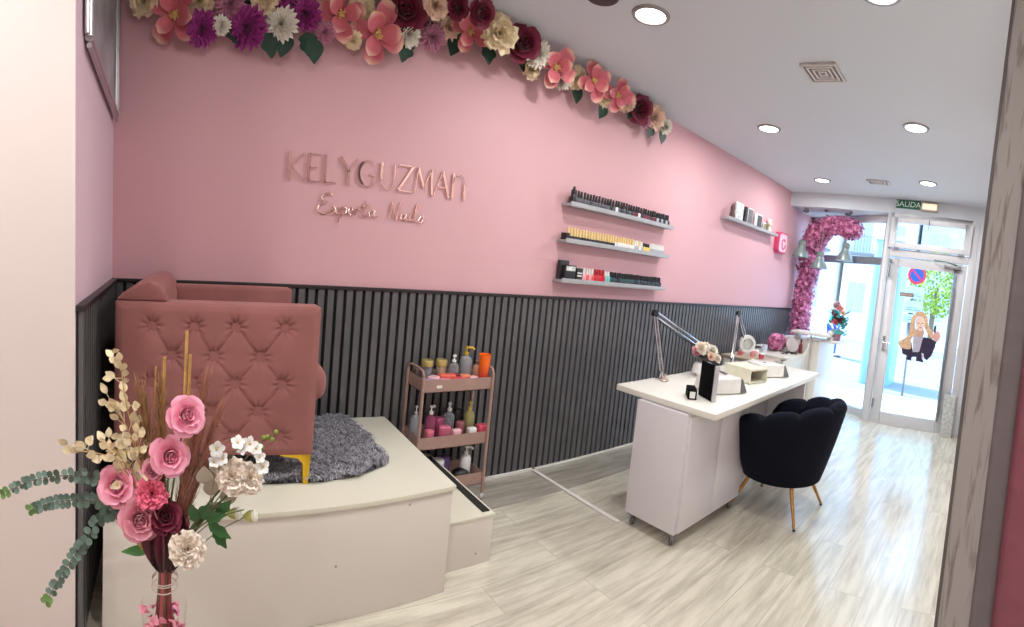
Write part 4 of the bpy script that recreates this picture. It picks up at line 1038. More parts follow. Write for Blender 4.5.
# ---------------------------------------------------------------- bouquet in a tall glass vase in the foreground
VX, VY = 1.50, -.077
vz = thing('flower_vase', 'tall clear glass vase filled with pink petals in the foreground', 'vase', (VX, VY, 0))
mb = MB(); mb.lathe([(.070, .002), (.066, .02), (.050, .10), (.046, .25), (.052, .40), (.060, .50), (.0615, .535), (.0595, .538), (.0565, .50), (.048, .40), (.042, .25), (.044, .11), (.001, .09)], (VX, VY, 0), 40)
mb.build('glass_body', glass_mat('clear vase glass', (255, 255, 255)), vz)
rb = random.Random(21); mb = MB()
for k in range(330):
    z = rb.uniform(.13, .52); a = rb.uniform(0, 2 * pi); rr_ = (.030 + .016 * max(0, z - .35) / .15) * rb.uniform(.8, 1.0)
    c = Vector((VX + cos(a) * rr_, VY + sin(a) * rr_, z)); d = Vector((rb.uniform(-1, 1), rb.uniform(-1, 1), rb.uniform(-1, 1))).normalized()
    mb.petal(c, d, d.orthogonal().normalized(), .028, .028, .3, 1.2, .2, 3, 3, 0, 1)
tag(mb.build('rose_petals', FM['rose_pink'], None, (VX, VY, .1)), 'loose pink petals filling the glass vase', 'petals', kind='stuff')
W0 = Vector((VX, VY, .612))
def stem_path(head, spread=None):
    h = Vector(head); b = Vector((VX + rb.uniform(-.022, .022), VY + rb.uniform(-.022, .022), .12))
    w_ = W0 + Vector((rb.uniform(-.013, .013), rb.uniform(-.014, .014), rb.uniform(-.02, .02)))
    m = w_.lerp(h, .55) + Vector((0, 0, .03))
    return bez([b, b.lerp(w_, .55) + Vector((0, 0, 0)), w_, m, h], 5)
M_STEMR = mat('wine red stem', (128, 52, 60), .6); M_STRAW = mat('straw stem', (196, 152, 86), .7, noise=(40, .2))
gb = 'stems of the foreground bouquet'
def bq(name, label, cat, head, stem_m=M_STEM, sr=.0028):
    t = thing(name, label, cat, (VX, VY, .12), gb)
    pts = stem_path(head)
    MB().tube(pts, sr, 7).build('stem', stem_m, t)
    return t, pts
CAMP = Vector((2.698, 0, 1.5))
def facing(p, dx=0, dy=0, dz=0): return (CAMP - Vector(p)).normalized() + Vector((dx, dy, dz))
for (kind, nm, y, z, x, r, label, dd, sm) in (
        ('rose_pink', 'rose', -.033, 1.062, 1.52, .047, 'candy pink rose topmost in the foreground bouquet', (.0, .35, .1), M_STEM),
        ('rose_pink', 'rose', -.070, .960, 1.53, .047, 'candy pink rose just below the topmost rose of the bouquet', (0, .2, -.1), M_STEM),
        ('rose_pink', 'rose', -.208, .856, 1.50, .051, 'candy pink rose at the left of the bouquet above the grey green sprigs', (0, -.25, .0), M_STEM),
        ('rose_dusty', 'rose', -.141, .792, 1.54, .049, 'dusty pink rose low in the bouquet beside the dark red one', (0, .1, -.2), M_STEM),
        ('carnation_pink', 'carnation', -.113, .858, 1.53, .042, 'bright coral pink carnation in the heart of the bouquet', (.0, .1, .2), M_STEM),
        ('rose_dusty', 'rosebud', -.118, .905, 1.50, .028, 'small pale dusty bud above the coral pink carnation', (0, .0, .3), M_STEM),
        ('carnation_cream', 'carnation', -.020, .737, 1.56, .046, 'cream carnation low at the right of the dark red petals', (.0, .15, -.15), M_STEM),
        ('carnation_cream', 'carnation', .088, .897, 1.50, .046, 'cream blush carnation at the right under the white blossoms, left one', (.0, .0, .1), M_STEM),
        ('carnation_cream', 'carnation', .132, .893, 1.50, .040, 'cream blush carnation at the right under the white blossoms, right one', (.0, .4, .1), M_STEM),
        ('rose_burgundy', 'rose', -.078, .800, 1.53, .040, 'dark burgundy rose in the middle of the bouquet', (.0, .1, .1), M_STEMR)):
    h = Vector((x, y, z)); n = facing(h, *dd).normalized()
    t, pts = bq(nm, label, 'flower', h - n * r * .2, sm)
    flower_obj(kind, 'flower_head', t, h - n * r * .35, n, r * 1.05, rb.uniform(0, 6), 5)
# long dark red petals wrapped round the neck of the bouquet
t = thing('lily', 'dark wine red hanging petals wrapped round the neck of the bouquet', 'flower', (VX, VY, .12), gb)
mb = MB()
for k in range(9):
    a = 2 * pi * k / 9 + .2; o_ = outv(a)
    mb.petal(W0 + o_ * .012 + Z * .02, Z, o_, .17 - .03 * (k % 2), .075, radians(26), radians(-14), -.25, 6, 4, 0, .8, .8)
mb.build('petals', FM['rose_burgundy'], t)
MB().tube([(VX, VY, .14), W0 + Z * .03], .004, 7).build('stem', M_STEMR, t)
# extra bare red and straw stems in the bundle
for i, (dx, dy, m_) in enumerate(((.018, -.012, M_STEMR), (.02, .014, M_STEMR), (-.01, -.02, M_STEMR), (.022, .002, mat('olive stem', (120, 104, 60), .6)), (.012, .020, M_STEMR), (.024, -.006, mat('pink wrapped stem', (186, 96, 104), .6)))):
    o = MB().tube(bez([(VX + dx * .9, VY + dy * 1.3, .14), (VX + dx, VY + dy, .45), (VX + dx * .6, VY + dy * .6, .612), (VX + dx, VY + dy, .72)], 5), .0055, 8).build('bare_stem', m_, None, (VX, VY, .14))
    tag(o, 'bare reddish stem in the tied neck of the bouquet above the vase', 'stem', 'bare stems in the neck of the bouquet')
mb = MB()
for zz in (.588, .606, .612):
    mb.tube([(VX + .034 * cos(2 * pi * k / 20), VY + .034 * sin(2 * pi * k / 20), zz + .004 * sin(2 * pi * k / 20)) for k in range(21)], .0016, 5)
tag(mb.build('string', mat('pale string', (226, 206, 196), .6), None, (VX, VY, .6)), 'pale string tied round the stems above the vase', 'string')
# straw reeds
for i, (y, z, lab) in enumerate(((-.040, 1.262, 'tallest straw reed standing up out of the bouquet'), (-.030, 1.20, 'second straw reed right beside the tallest one'), (-.096, 1.19, 'single straw reed left of the roses'), (-.118, 1.165, 'thin short straw reed farthest left'))):
    h = Vector((1.45, y, z)); o = MB().tube([Vector((VX, VY, .15)), W0 + Vector((-.012, .003 * i, 0)), Vector((1.452, y - .003, .85)), h], [.003, .003, .0045, .0042] if i != 3 else .002, 7).build('reed', M_STRAW, None, (VX, VY, .15))
    tag(o, lab, 'reed', 'straw reeds in the bouquet')
# dried golden leaf sprays
M_DRY = mat('dried gold leaves', (224, 206, 168), .55, noise=(40, .22))
def spray(path, L, W, n, label, leafm, stem_m=M_STRAW, cup=.1, name='dried_spray', spread=1.0, cat='dried branch'):
    t = thing(name, label, cat, (VX, VY, .12), gb)
    pts = bez(path, 8); MB().tube(pts, [.0028 - .0016 * k / (len(pts) - 1) for k in range(len(pts))], 6).build('stem', stem_m, t)
    mb = MB()
    for k in range(n):
        q = .55 + .45 * k / n; p = pts[min(int(q * (len(pts) - 1)), len(pts) - 1)]
        d0 = (pts[-1] - pts[len(pts) // 2]).normalized()
        d = (d0 * .7 + Vector((rb.uniform(-1, 1), rb.uniform(-1, 1), rb.uniform(-.6, .9))) * spread).normalized()
        e = p + d * rb.uniform(.01, .035)
        mb.tube([p, e], .0008, 4)
        leaf_mb(mb, e, d, Vector((1, rb.uniform(-.6, .6), rb.uniform(-.3, .8))), L * rb.uniform(.7, 1.1), W, .1)
    mb.build('leaves', leafm, t)
    return t
b0 = Vector((VX, VY, .15))
spray([b0, W0, (1.49, -.13, .88), (1.47, -.19, 1.06), (1.46, -.212, 1.20)], .034, .020, 26, 'dried gold leafed branch reaching highest at the left of the bouquet', M_DRY)
spray([b0, W0, (1.50, -.13, .86), (1.49, -.18, 1.0), (1.48, -.232, 1.075)], .034, .020, 22, 'dried gold leafed branch in the middle height at the left of the bouquet', M_DRY)
spray([b0, W0, (1.50, -.15, .84), (1.49, -.23, .925), (1.49, -.33, .935)], .036, .022, 22, 'dried gold leafed branch pointing left above the grey green sprigs', M_DRY)
spray([b0, W0, (1.50, -.14, .84), (1.49, -.19, .92), (1.48, -.26, .965)], .036, .022, 20, 'dried gold leafed branch lying between the two lower left sprays', M_DRY)
# brown and rose grass plumes
def plume(tip, w_, n, m_, label, z0=.80):
    t = thing('grass_plume', label, 'dried grass', (VX, VY, .12), gb); tip = Vector(tip); base = W0 + Vector((-.01, 0, 0))
    mid = base.lerp(tip, .5); MB().tube(bez([b0, base, mid, tip], 6), .002, 6).build('stem', M_STRAW, t)
    mb = MB()
    for k in range(n):
        q = rb.uniform(.30, 1); p = base.lerp(tip, q); ax = (tip - base).normalized()
        sd = Vector((rb.uniform(-1, 1), rb.uniform(-1, 1), rb.uniform(-.2, .5))).normalized()
        L = rb.uniform(.03, .085); e = p + ax * L + sd * w_ * rb.uniform(.2, 1) * (1.15 - q * .6)
        s_ = ax.cross(sd).normalized() * .0011; i = len(mb.v); c = p.lerp(e, .5) + sd * .004
        for v_ in (p - s_, p + s_, c + s_, c - s_, e): mb.av(v_, rb.random())
        mb.f += [(i, i + 1, i + 2, i + 3), (i + 3, i + 2, i + 4)]
    mb.build('plume_hairs', m_, t)
M_PLB = pm('brown grass', (132, 92, 58), (196, 152, 104), (0, 1), .8); M_PLR = pm('rose brown grass', (150, 88, 74), (204, 146, 122), (0, 1), .8)
plume((1.46, -.15, 1.08), .050, 520, M_PLB, 'brown feathery grass plume behind the dried gold branches')
plume((1.45, -.105, 1.10), .045, 420, M_PLB, 'brown feathery grass plume left of the top rose')
plume((1.46, .010, 1.12), .030, 520, M_PLR, 'rose brown grass plume rising right of the roses')
plume((1.47, .045, 1.04), .028, 420, M_PLR, 'rose brown grass plume leaning farthest right')
plume((1.48, .000, .98), .022, 420, M_PLR, 'short rose brown plume in front of the taller ones')
# eucalyptus
M_EUC = mat('grey green leaves', (100, 122, 110), .6, noise=(20, .25)); M_EUCT = mat('young green leaves', (106, 142, 74), .6)
def euca(path, n, label, tip=True):
    t = thing('eucalyptus_sprig', label, 'eucalyptus', (VX, VY, .12), gb); pts = bez(path, 10)
    MB().tube(pts, [.0026 - .0014 * k / (len(pts) - 1) for k in range(len(pts))], 6).build('stem', mat('eucalyptus stem', (92, 92, 80), .6), t)
    mb = MB(); tp = MB(); m_ = len(pts)
    for k in range(n):
        q = .42 + .58 * k / (n - 1); f_ = q * (m_ - 1); i = min(int(f_), m_ - 2); p = pts[i].lerp(pts[i + 1], f_ - i); d = (pts[i + 1] - pts[i]).normalized()
        for sg in (-1, 1):
            sd = (d.cross(Vector((1, .2, .3))).normalized() * sg * (1 if k % 2 else .6) + Vector((rb.uniform(-.7, .9), 0, rb.uniform(-.2, .2))) * (1 if k % 2 == 0 else .6)).normalized()
            L = .022 * (1.15 - .5 * (q - .4)); tgt = tp if (tip and k > n - 3) else mb
            dd = (sd + d * .35).normalized(); side = dd.cross(Vector((.8, .3, .5))).normalized(); i0 = len(tgt.v); c = p + dd * L * .5
            nn = dd.cross(side)
            tgt.av(c + nn * .002)
            for j in range(10):
                th = 2 * pi * j / 10; tgt.av(c + dd * L * .5 * cos(th) + side * L * .40 * sin(th) + nn * -.001 * cos(2 * th))
            for j in range(10): tgt.f.append((i0, i0 + 1 + j, i0 + 1 + (j + 1) % 10))
    mb.build('leaves', M_EUC, t)
    if tp.v: tp.build('tip_leaves', M_EUCT, t)
euca([b0, W0, (1.50, -.17, .80), (1.49, -.27, .865), (1.48, -.42, .838), (1.48, -.535, .775)], 25, 'upper eucalyptus sprig stretching farthest left over the pale wall')
euca([b0, W0, (1.50, -.17, .78), (1.49, -.27, .80), (1.48, -.38, .775), (1.48, -.455, .738)], 20, 'middle eucalyptus sprig ending in green tips against the pale wall')
euca([b0, W0, (1.50, -.16, .745), (1.49, -.235, .77), (1.48, -.30, .67), (1.48, -.36, .57), (1.48, -.41, .47)], 22, 'lower eucalyptus sprig drooping steeply down to the left')
# green leaves, buds, white blossoms, berries, twisted cord
t = thing('leaf_branch', 'dark green leafy twig at the right of the bouquet', 'leaf branch', (VX, VY, .12), gb)
MB().tube(bez([b0, W0, (1.52, .00, .76), (1.52, .06, .80), (1.52, .12, .82)], 6), .002, 6).build('stem', M_STEM, t)
mb = MB()
for (y, z, dy, dz, L) in ((.0, .80, .5, .7, .06), (.02, .80, .8, .3, .06), (.03, .79, 1, -.6, .07), (.045, .775, .7, -1, .06), (.05, .81, .6, .8, .06), (.0, .79, -.2, .8, .06)):
    leaf_mb(mb, (1.53, y, z), (.2, dy, dz), (1, 0, .2), L, .028, 0, True)
mb.build('leaves', mat('mid green leaf', (46, 92, 44), .45, noise=(20, .2)), t)
t = thing('leaf_branch', 'single smooth green leaf sticking out low at the left of the bouquet', 'leaf branch', (VX, VY, .12), gb)
mb = MB(); leaf_mb(mb, (1.52, -.115, .70), (.1, -1, -.12), (1, 0, .6), .075, .026, 0); mb.build('leaf', mat('fresh green leaf', (70, 128, 60), .4, noise=(20, .2)), t)
MB().tube([W0, (1.52, -.115, .70)], .0016, 6).build('stem', M_STEM, t)
for i, (y, z, lab) in enumerate(((.094, .797, 'pale green bud on the right, inner of two'), (.136, .790, 'pale green bud on the right, outer of two'))):
    t, pts = bq('flower_bud', lab, 'flower bud', (1.50, y - .008, z), M_STEM, .0014)
    mb = MB(); n = Vector((.2, 1, .25)).normalized(); mb.lathe([(.003, -.016), (.011, -.006), (.0145, .004), (.013, .014), (.006, .020), (.001, .021)], (1.50, y, z), 12, frame(n))
    mb.build('bud', mat('pale green bud', (176, 178, 96), .5, noise=(60, .2)), t)
    MB().lathe([(.0145, .008), (.016, .016), (.010, .022), (.001, .020)], (1.50, y, z), 12, frame(n)).build('petal_tip', FM['orchid_white'], t)
t = thing('orchid_spray', 'spray of small white blossoms at the upper right of the bouquet', 'flower', (VX, VY, .12), gb)
MB().tube(bez([b0, W0, (1.49, .03, .80), (1.48, .085, .95), (1.48, .14, .975), (1.49, .175, .93)], 6), .0018, 6).build('stem', M_STEM, t)
for i, (y, z, r) in enumerate(((.045, .972, .024), (.098, .988, .021), (.112, .972, .018), (.130, .985, .023), (.146, .972, .020), (.155, .950, .018), (.166, .925, .023), (.063, .945, .02), (.04, .935, .018))):
    flower_obj('orchid_white', 'blossom', t, (1.50, y, z), facing((1.5, y, z), 0, rb.uniform(-.6, .6), rb.uniform(-.4, .8)), r, rb.uniform(0, 6), i % 2)
t = thing('berry_twig', 'green berry twig at the far right of the bouquet', 'berry twig', (VX, VY, .12), gb)
MB().tube(bez([b0, W0, (1.49, .06, .84), (1.47, .14, .955), (1.47, .20, 1.00)], 6), .0015, 6).build('stem', M_STEM, t)
for (y, z) in ((.15, .975), (.165, .962), (.178, .992), (.19, .985), (.20, 1.005), (.168, .99), (.155, .945)):
    MB().ball((1.47, y, z), .0065, 10).build('berry', mat('green berry', (132, 148, 62), .4), t)
t = thing('twisted_cord', 'twisted gold cord slanting down at the left under the dusty rose', 'cord', (VX, VY, .12), gb)
a, b = Vector((1.535, -.185, .762)), Vector((1.515, -.100, .672)); mb = MB()
for ph in (0, pi):
    pts = []
    dd = (b - a).normalized(); s1 = dd.orthogonal().normalized(); s2 = dd.cross(s1)
    for k in range(60):
        th = k * .75 + ph; pts.append(a.lerp(b, k / 59) + (s1 * cos(th) + s2 * sin(th)) * .0035)
    mb.tube(pts, .0032, 6)
mb.build('strand', mat('gold cord', (206, 172, 110), .45, noise=(60, .3)), t)
MB().tube([b, W0], .0025, 6).build('stem', M_STRAW, t)
t = thing('dried_leaf_fan', 'translucent pale dried leaves beside the rose brown plume', 'dried branch', (VX, VY, .12), gb)
mb = MB()
for (y, z, dy, dz) in ((.03, .84, .3, 1), (.05, .86, .7, 1), (.045, .90, .2, 1), (.06, .83, 1, .6), (.03, .80, .8, .2), (.02, .87, -.1, 1)):
    leaf_mb(mb, (1.49, y, z), (0, dy, dz), (1, 0, 0), .055, .045, .1)
mb.build('leaves', mat('pale translucent leaf', (196, 184, 166), .5), t)
MB().tube([W0, (1.49, .03, .80), (1.49, .045, .90)], .0016, 6).build('stem', M_STRAW, t)
# ---------------------------------------------------------------- sign letters on the pink wall
M_ROSEG = mat('rose gold mirror metal', (238, 196, 184), .25, .9)
def stroke_sign(name, label, cat, letters, y0, z0, sy, sz, r, thick, group=None):
    pass
KZ0, KH = 1.832, .143
sg = thing('wall_sign', 'rose gold mirror lettering with the salon name on the pink wall', 'wall sign', (.015, .97, 1.83))
def glyph(name, strokes, y, w_, z, h, thin=.0045, thick=.014):
    """strokes: (points 0..1, is_thick); letters stand 12 mm off the wall"""
    mb = MB()
    for pts, th in strokes:
        P = [Vector((.016, y + a * w_, z + b * h)) for a, b in pts]
        if len(P) > 2 and len(P) < 12: pass
        hw = (thick if th else thin) / 2
        for p, q in zip(P[:-1], P[1:]):
            d = (q - p); L = d.length
            if L < 1e-6: continue
            d /= L; nrm = Vector((0, -d.z, d.y)); mb.hull([p - nrm * hw - d * hw * .4 - Vector((.006, 0, 0)), p + nrm * hw - d * hw * .4 - Vector((.006, 0, 0)), q + nrm * hw + d * hw * .4 - Vector((.006, 0, 0)), q - nrm * hw + d * hw * .4 - Vector((.006, 0, 0))],
                     [p - nrm * hw - d * hw * .4, p + nrm * hw - d * hw * .4, q + nrm * hw + d * hw * .4, q - nrm * hw + d * hw * .4])
    return mb.build(name, M_ROSEG, sg, smooth=False)
def arc(cx, cy, rx, ry, a0, a1, n=16): return [(cx + rx * cos(radians(a0 + (a1 - a0) * k / n)), cy + ry * sin(radians(a0 + (a1 - a0) * k / n))) for k in range(n + 1)]
T_, F_ = True, False
GLY = {'K': [([(0, 0), (0, 1)], T_), ([(.9, 1), (.1, .5), (1, 0)], F_)], 'E': [([(0, 0), (0, 1)], T_), ([(0, 1), (.9, 1)], F_), ([(0, .5), (.7, .5)], F_), ([(0, 0), (.9, 0)], F_)],
       'L': [([(0, 1), (0, 0)], T_), ([(0, 0), (.9, 0)], F_)], 'Y': [([(0, 1), (.5, .5)], T_), ([(1, 1), (.5, .5)], F_), ([(.5, .5), (.5, 0)], T_)],
       'G': [(arc(.5, .5, .5, .5, 45, 320, 24), F_), (arc(.5, .5, .5, .5, 120, 240, 12), T_), ([(.88, .18), (.88, .46), (.5, .46)], F_)],
       'U': [([(0, 1), (0, .35)], T_), (arc(.5, .35, .5, .35, 180, 360, 14), F_), ([(1, .35), (1, 1)], F_)],
       'Z': [([(0, 1), (1, 1)], F_), ([(1, 1), (0, 0)], T_), ([(0, 0), (1, 0)], F_)],
       'M': [([(0, 0), (.1, 1)], F_), ([(.1, 1), (.5, .25)], T_), ([(.5, .25), (.9, 1)], F_), ([(.9, 1), (1, 0)], T_)],
       'A': [([(0, 0), (.5, 1)], F_), ([(.5, 1), (1, 0)], T_), ([(.2, .35), (.8, .35)], F_)],
       'N': [([(0, 0), (0, 1)], T_), (arc(.5, .62, .5, .38, 180, 0, 14), F_), ([(1, .62), (1, 0)], T_)]}
yy = .432; LS = .945
for ch_, w_ in (('K', .085), ('E', .07), ('L', .075), ('Y', .10), ('G', .115), ('U', .085), ('Z', .09), ('M', .115), ('A', .105), ('N', .085)):
    gap = {'K': .028, 'E': .024, 'L': .008 if False else .018, 'Y': .012, 'G': .026, 'U': .028, 'Z': .022, 'M': .014, 'A': .026, 'N': 0}[ch_]
    glyph('letter', GLY[ch_], yy, w_ * LS, KZ0, KH); yy += (w_ + gap) * LS
s2 = thing('wall_sign', 'smaller rose gold handwriting under the large sign letters', 'wall sign', (.012, .95, 1.70))
def script(path, y, z, s, r=.0042):
    pts = bez([(.012, y + a * s, z + b * s) for a, b in path], 5)
    return MB().tube(pts, r, 6).build('handwritten_stroke', M_ROSEG, s2)
s = .085; z0 = 1.665; y0 = .60
script([(.95, 1.15), (.7, 1.3), (.3, 1.15), (.25, .85), (.6, .72), (.2, .6), (.0, .2), (.3, -.02), (.7, .1), (1.0, .35)], y0, z0, s)          # E
script([(.95, .5), (1.1, .45), (1.25, .1), (1.45, .05)], y0, z0, s); script([(1.5, .5), (1.25, .3), (.95, -.05)], y0, z0, s)             # x
script([(1.65, .5), (1.55, .1), (1.4, -.55)], y0, z0, s); script([(1.6, .35), (1.8, .5), (1.95, .35), (1.85, .08), (1.6, .05)], y0, z0, s)    # p
script([(2.0, .2), (2.3, .3), (2.35, .48), (2.15, .45), (2.08, .2), (2.25, .02), (2.5, .15)], y0, z0, s)                              # e
script([(2.5, .05), (2.62, .48), (2.72, .42), (2.9, .46)], y0, z0, s)                                                               # r
script([(3.25, 1.0), (3.12, .5), (3.05, .12), (3.2, .02), (3.4, .15)], y0, z0, s); script([(2.9, .66), (3.2, .70), (3.55, .72)], y0, z0, s)    # t
script([(3.85, .45), (3.6, .45), (3.48, .2), (3.6, .02), (3.8, .2), (3.9, .45), (3.88, .08), (4.1, .1)], y0, z0, s)                       # a
script([(4.9, .0), (5.05, .5), (5.1, 1.15), (5.3, .5), (5.5, .0), (5.55, .6), (5.75, 1.25)], y0, z0, s)                                 # N
script([(6.1, .45), (5.9, .45), (5.78, .2), (5.9, .02), (6.1, .2), (6.18, .45), (6.16, .08), (6.35, .1)], y0, z0, s)                      # a
script([(6.5, .48), (6.42, .15), (6.5, .03), (6.7, .15)], y0, z0, s); script([(6.52, .68), (6.54, .71)], y0, z0, s)                      # i
script([(6.7, .1), (6.95, .7), (7.0, 1.15), (6.88, 1.1), (6.8, .3), (6.9, .03), (7.1, .1)], y0, z0, s)                                  # l
script([(7.1, .1), (7.35, .5), (7.45, .2), (7.35, -.02), (7.15, .0)], y0, z0, s)                                                     # s

# ---------------------------------------------------------------- reception corner
rc = thing('reception_counter', 'white reception counter in front of the flowered window', 'counter', (.5, 6.0, 0))
MB().box(.70, .78, 5.80, 6.45, .0, .93).build('side_panel', M_WHITE, rc, bevel=.003)
MB().box(.70, .795, 5.79, 6.46, .0, .07).build('plinth', mat('pale plinth', (196, 194, 194), .4), rc, bevel=.002)
MB().box(.60, 1.0, 5.80, 6.44, .935, .96).build('counter_top', M_WHITE, rc, bevel=.003)
MB().box(.26, .70, 5.82, 6.45, .0, .93).build('back_panel', M_WHITE, rc, bevel=.003)
MB().box(.42, .90, 5.72, 6.0, 1.005, 1.035).build('raised_shelf', M_WHITE, rc, bevel=.003)
MB().box(.84, .90, 5.9, 6.2, .96, 1.08).build('box_end', M_WHITE, rc, bevel=.003)
MB().box(.44, .48, 5.8, 5.95, .93, 1.005).build('shelf_support', M_WHITE, rc, bevel=.002)
ld_ = thing('reception_desk', 'lower cream desk with a rounded cut side next to the white counter', 'desk', (.5, 5.3, 0))
MB().box(.10, .66, 5.10, 5.80, .735, .76).build('desk_top', mat('pale cream desk', (214, 210, 200), .35), ld_, bevel=.003)
MB().box(.645, .67, 4.98, 5.80, .0, .735).build('front_panel', MATS['pale cream desk'], ld_, bevel=.002)
MB().box(.10, .64, 4.98, 5.0, .0, .735).build('side_panel', MATS['pale cream desk'], ld_, bevel=.002)
pl2 = [(5.02, .735), (5.80, .735), (5.80, 1.0), (5.78, .98), (5.72, .84), (5.60, .775), (5.4, .755)]
MB().prism(pl2, .655, .672, 'x').build('curved_screen', MATS['pale cream desk'], ld_)
cb = thing('side_cabinet', 'small wood topped cabinet carrying little pink things beside the slatted wall', 'cabinet', (.4, 4.75, 0))
MB().box(.15, .62, 4.56, 4.94, .02, .735).build('body', mat('pale grey cabinet', (200, 196, 190), .4), cb, bevel=.003)
MB().box(.14, .65, 4.54, 4.95, .74, .762).build('top_board', mat('light wood board', (178, 160, 140), .45, noise=(30, .1)), cb, bevel=.003)
MB().box(.17, .60, 4.552, 4.56, .56, .72).build('drawer', M_WHITE, cb, bevel=.002); MB().box(.17, .60, 4.552, 4.56, .30, .54).build('drawer', M_WHITE, cb, bevel=.002)
for i, (x, y, h, r, c, lab) in enumerate(((.28, 4.70, .05, .03, (206, 90, 100), 'small red pot on the wood topped cabinet, nearest the slats'), (.40, 4.74, .07, .028, (226, 150, 150), 'pink pot in the middle of the wood topped cabinet'), (.52, 4.72, .05, .03, (190, 70, 90), 'dark pink pot at the front of the wood topped cabinet'),
                                          (.38, 4.88, .05, .03, (232, 200, 190), 'cream pot at the back of the wood topped cabinet'))):
    t = thing('small_pot', lab, 'pot', (x, y, .762), 'small pots on the cabinet by the wall')
    MB().lathe([(r * .8, 0.001), (r, h * .7), (r * .9, h)], (x, y, .762), 14).build('body', mat('pot colour %d' % i, c, .4), t); MB().lathe([(r * .92, h), (r * .5, h * 1.25), (.001, h * 1.35)], (x, y, .762), 12).build('lid', M_WPL, t)
t = thing('paper_cup', 'pale blue white cup on the low reception desk', 'cup', (.30, 5.25, .76)); MB().lathe([(.03, .001), (.038, .09), (.036, .09), (.028, .004), (.001, .004)], (.30, 5.25, .76), 16).build('body', mat('pale blue white', (205, 215, 228), .4), t)
t = thing('desk_mirror', 'small round mirror leaning on the low reception desk', 'mirror', (.5, 5.6, .76)); MB().lathe([(.085, -.006), (.09, 0), (.085, .006), (.001, .007)], (.50, 5.62, .86), 24, frame((.8, -.6, .25))).build('disc', mat('pale grey mirror', (196, 190, 192), .15, .6), t)
MB().box(.44, .56, 5.57, 5.66, .761, .775).build('foot', M_BLACK, t, bevel=.003)
t = thing('small_bottle', 'small red black bottle on the reception desk beside the round mirror', 'bottle', (.56, 5.72, .76)); MB().lathe([(.02, .001), (.022, .10), (.01, .12), (.01, .15)], (.57, 5.72, .762), 12).build('body', mat('dark red glass', (120, 40, 44), .3), t)
MB().lathe([(.0115, .14), (.0115, .175), (.001, .177)], (.57, 5.72, .762), 12).build('cap', M_BLACK, t)
for i, (x, y, lab) in enumerate(((.50, 5.42, 'small dark glasses like object nearest on the low reception desk'), (.58, 5.50, 'small dark object beside the foot of the round mirror'))):
    tag(MB().tube(bez([(x - .03, y - .03, .768), (x, y, .775), (x + .03, y + .01, .768)], 5), .007, 8).build('hair_clip', M_BLACK, None, (x, y, .762)), lab, 'clip')
# flowers and teal wrap on the counter
t = thing('potted_flowers', 'teal wrapped red and coral flowers on the white counter', 'flower pot', (.91, 6.03, .96))
MB().lathe([(.055, .001), (.075, .13), (.078, .135), (.07, .135), (.001, .12)], (.91, 6.03, .961), 18).build('pot', mat('mauve pot', (150, 110, 130), .4), t)
mb = MB(); r2 = random.Random(4)
for k in range(70):
    a = r2.uniform(0, 2 * pi); b = r2.uniform(.0, 1.3); c = Vector((.91, 6.03, 1.16)) + Vector((cos(a) * sin(b), sin(a) * sin(b), cos(b) * 1.3 - .3)) * r2.uniform(.03, .10)
    leaf_mb(mb, c, (cos(a), sin(a), r2.uniform(0, 1)), (r2.uniform(-1, 1), r2.uniform(-1, 1), 1), .06, .03, .1)
mb.build('leaves', mat('green leaves', (50, 104, 60), .5, noise=(30, .3)), t)
mb = MB()
for k in range(34):
    a = r2.uniform(-2.4, 2.4) + .7; z = r2.uniform(1.02, 1.34); c = Vector((.91 + cos(a) * .09, 6.03 + sin(a) * .09, z)); leaf_mb(mb, c, (cos(a), sin(a), .8), (cos(a), sin(a), .1), .08, .06, .0)
mb.lathe([(.074, 1.05), (.078, 1.09)], (.91, 6.03, 0), 20)
mb.build('wrap', mat('teal tissue', (70, 176, 176), .5), t)
for i, (dx, dy, dz, k_, r_) in enumerate(((0, .0, .30, 'magnolia', .055), (-.05, -.03, .24, 'rose_burgundy', .045), (.05, .0, .25, 'peony_peach', .045), (-.02, -.06, .13, 'carnation_pink', .04), (.03, -.05, .17, 'rose_burgundy', .035), (-.06, 0, .14, 'rose_burgundy', .03))):
    flower_obj(k_, 'flower_head', t, (.91 + dx, 6.03 + dy, 1.06 + dz), (.6, -.7, .5), r_, i, 5)
# posy on the nail desk
t = thing('flower_pot', 'white and blush flowers in a small white bowl on the nail desk', 'flower pot', (.76, 3.28, ZD))
PX, PY = .80, 3.12
MB().lathe([(.05, .001), (.085, .03), (.075, .075), (.06, .10), (.055, .10), (.001, .08)], (PX, PY, ZD), 24).build('bowl', M_WPL, t)
for i, (dx, dy, dz, k_, r_) in enumerate(((-.03, -.03, .20, 'carnation_cream', .055), (.02, .05, .18, 'mum_white', .058), (-.05, .07, .20, 'carnation_cream', .045), (.05, 0, .15, 'peony_peach', .04), (-.02, .11, .17, 'mum_white', .045), (-.08, 0, .17, 'rose_dusty', .04), (.05, .09, .13, 'carnation_cream', .04))):
    flower_obj(k_, 'flower_head', t, (PX + dx, PY + dy, ZD + dz), (.9, -.25 + dy, .5), r_, i, 6)
mb = MB()
for k in range(14):
    a = k * .9; leaf_mb(mb, (PX, PY, ZD + .11), (cos(a), sin(a), .55), (0, 0, 1), .12, .035, .1)
mb.build('leaves', mat('dark olive leaf', (58, 62, 46), .5), t)
tag(MB().lathe([(.02, .001), (.03, .01), (.012, .03), (.008, .05), (.001, .052)], (.78, 2.68, ZD), 12).build('crystal_ornament', mat('blush crystal', (236, 210, 200), .1, trans=.6), None, (.78, 2.68, ZD)), 'small blush crystal ornament at the foot of the near desk lamp', 'ornament')
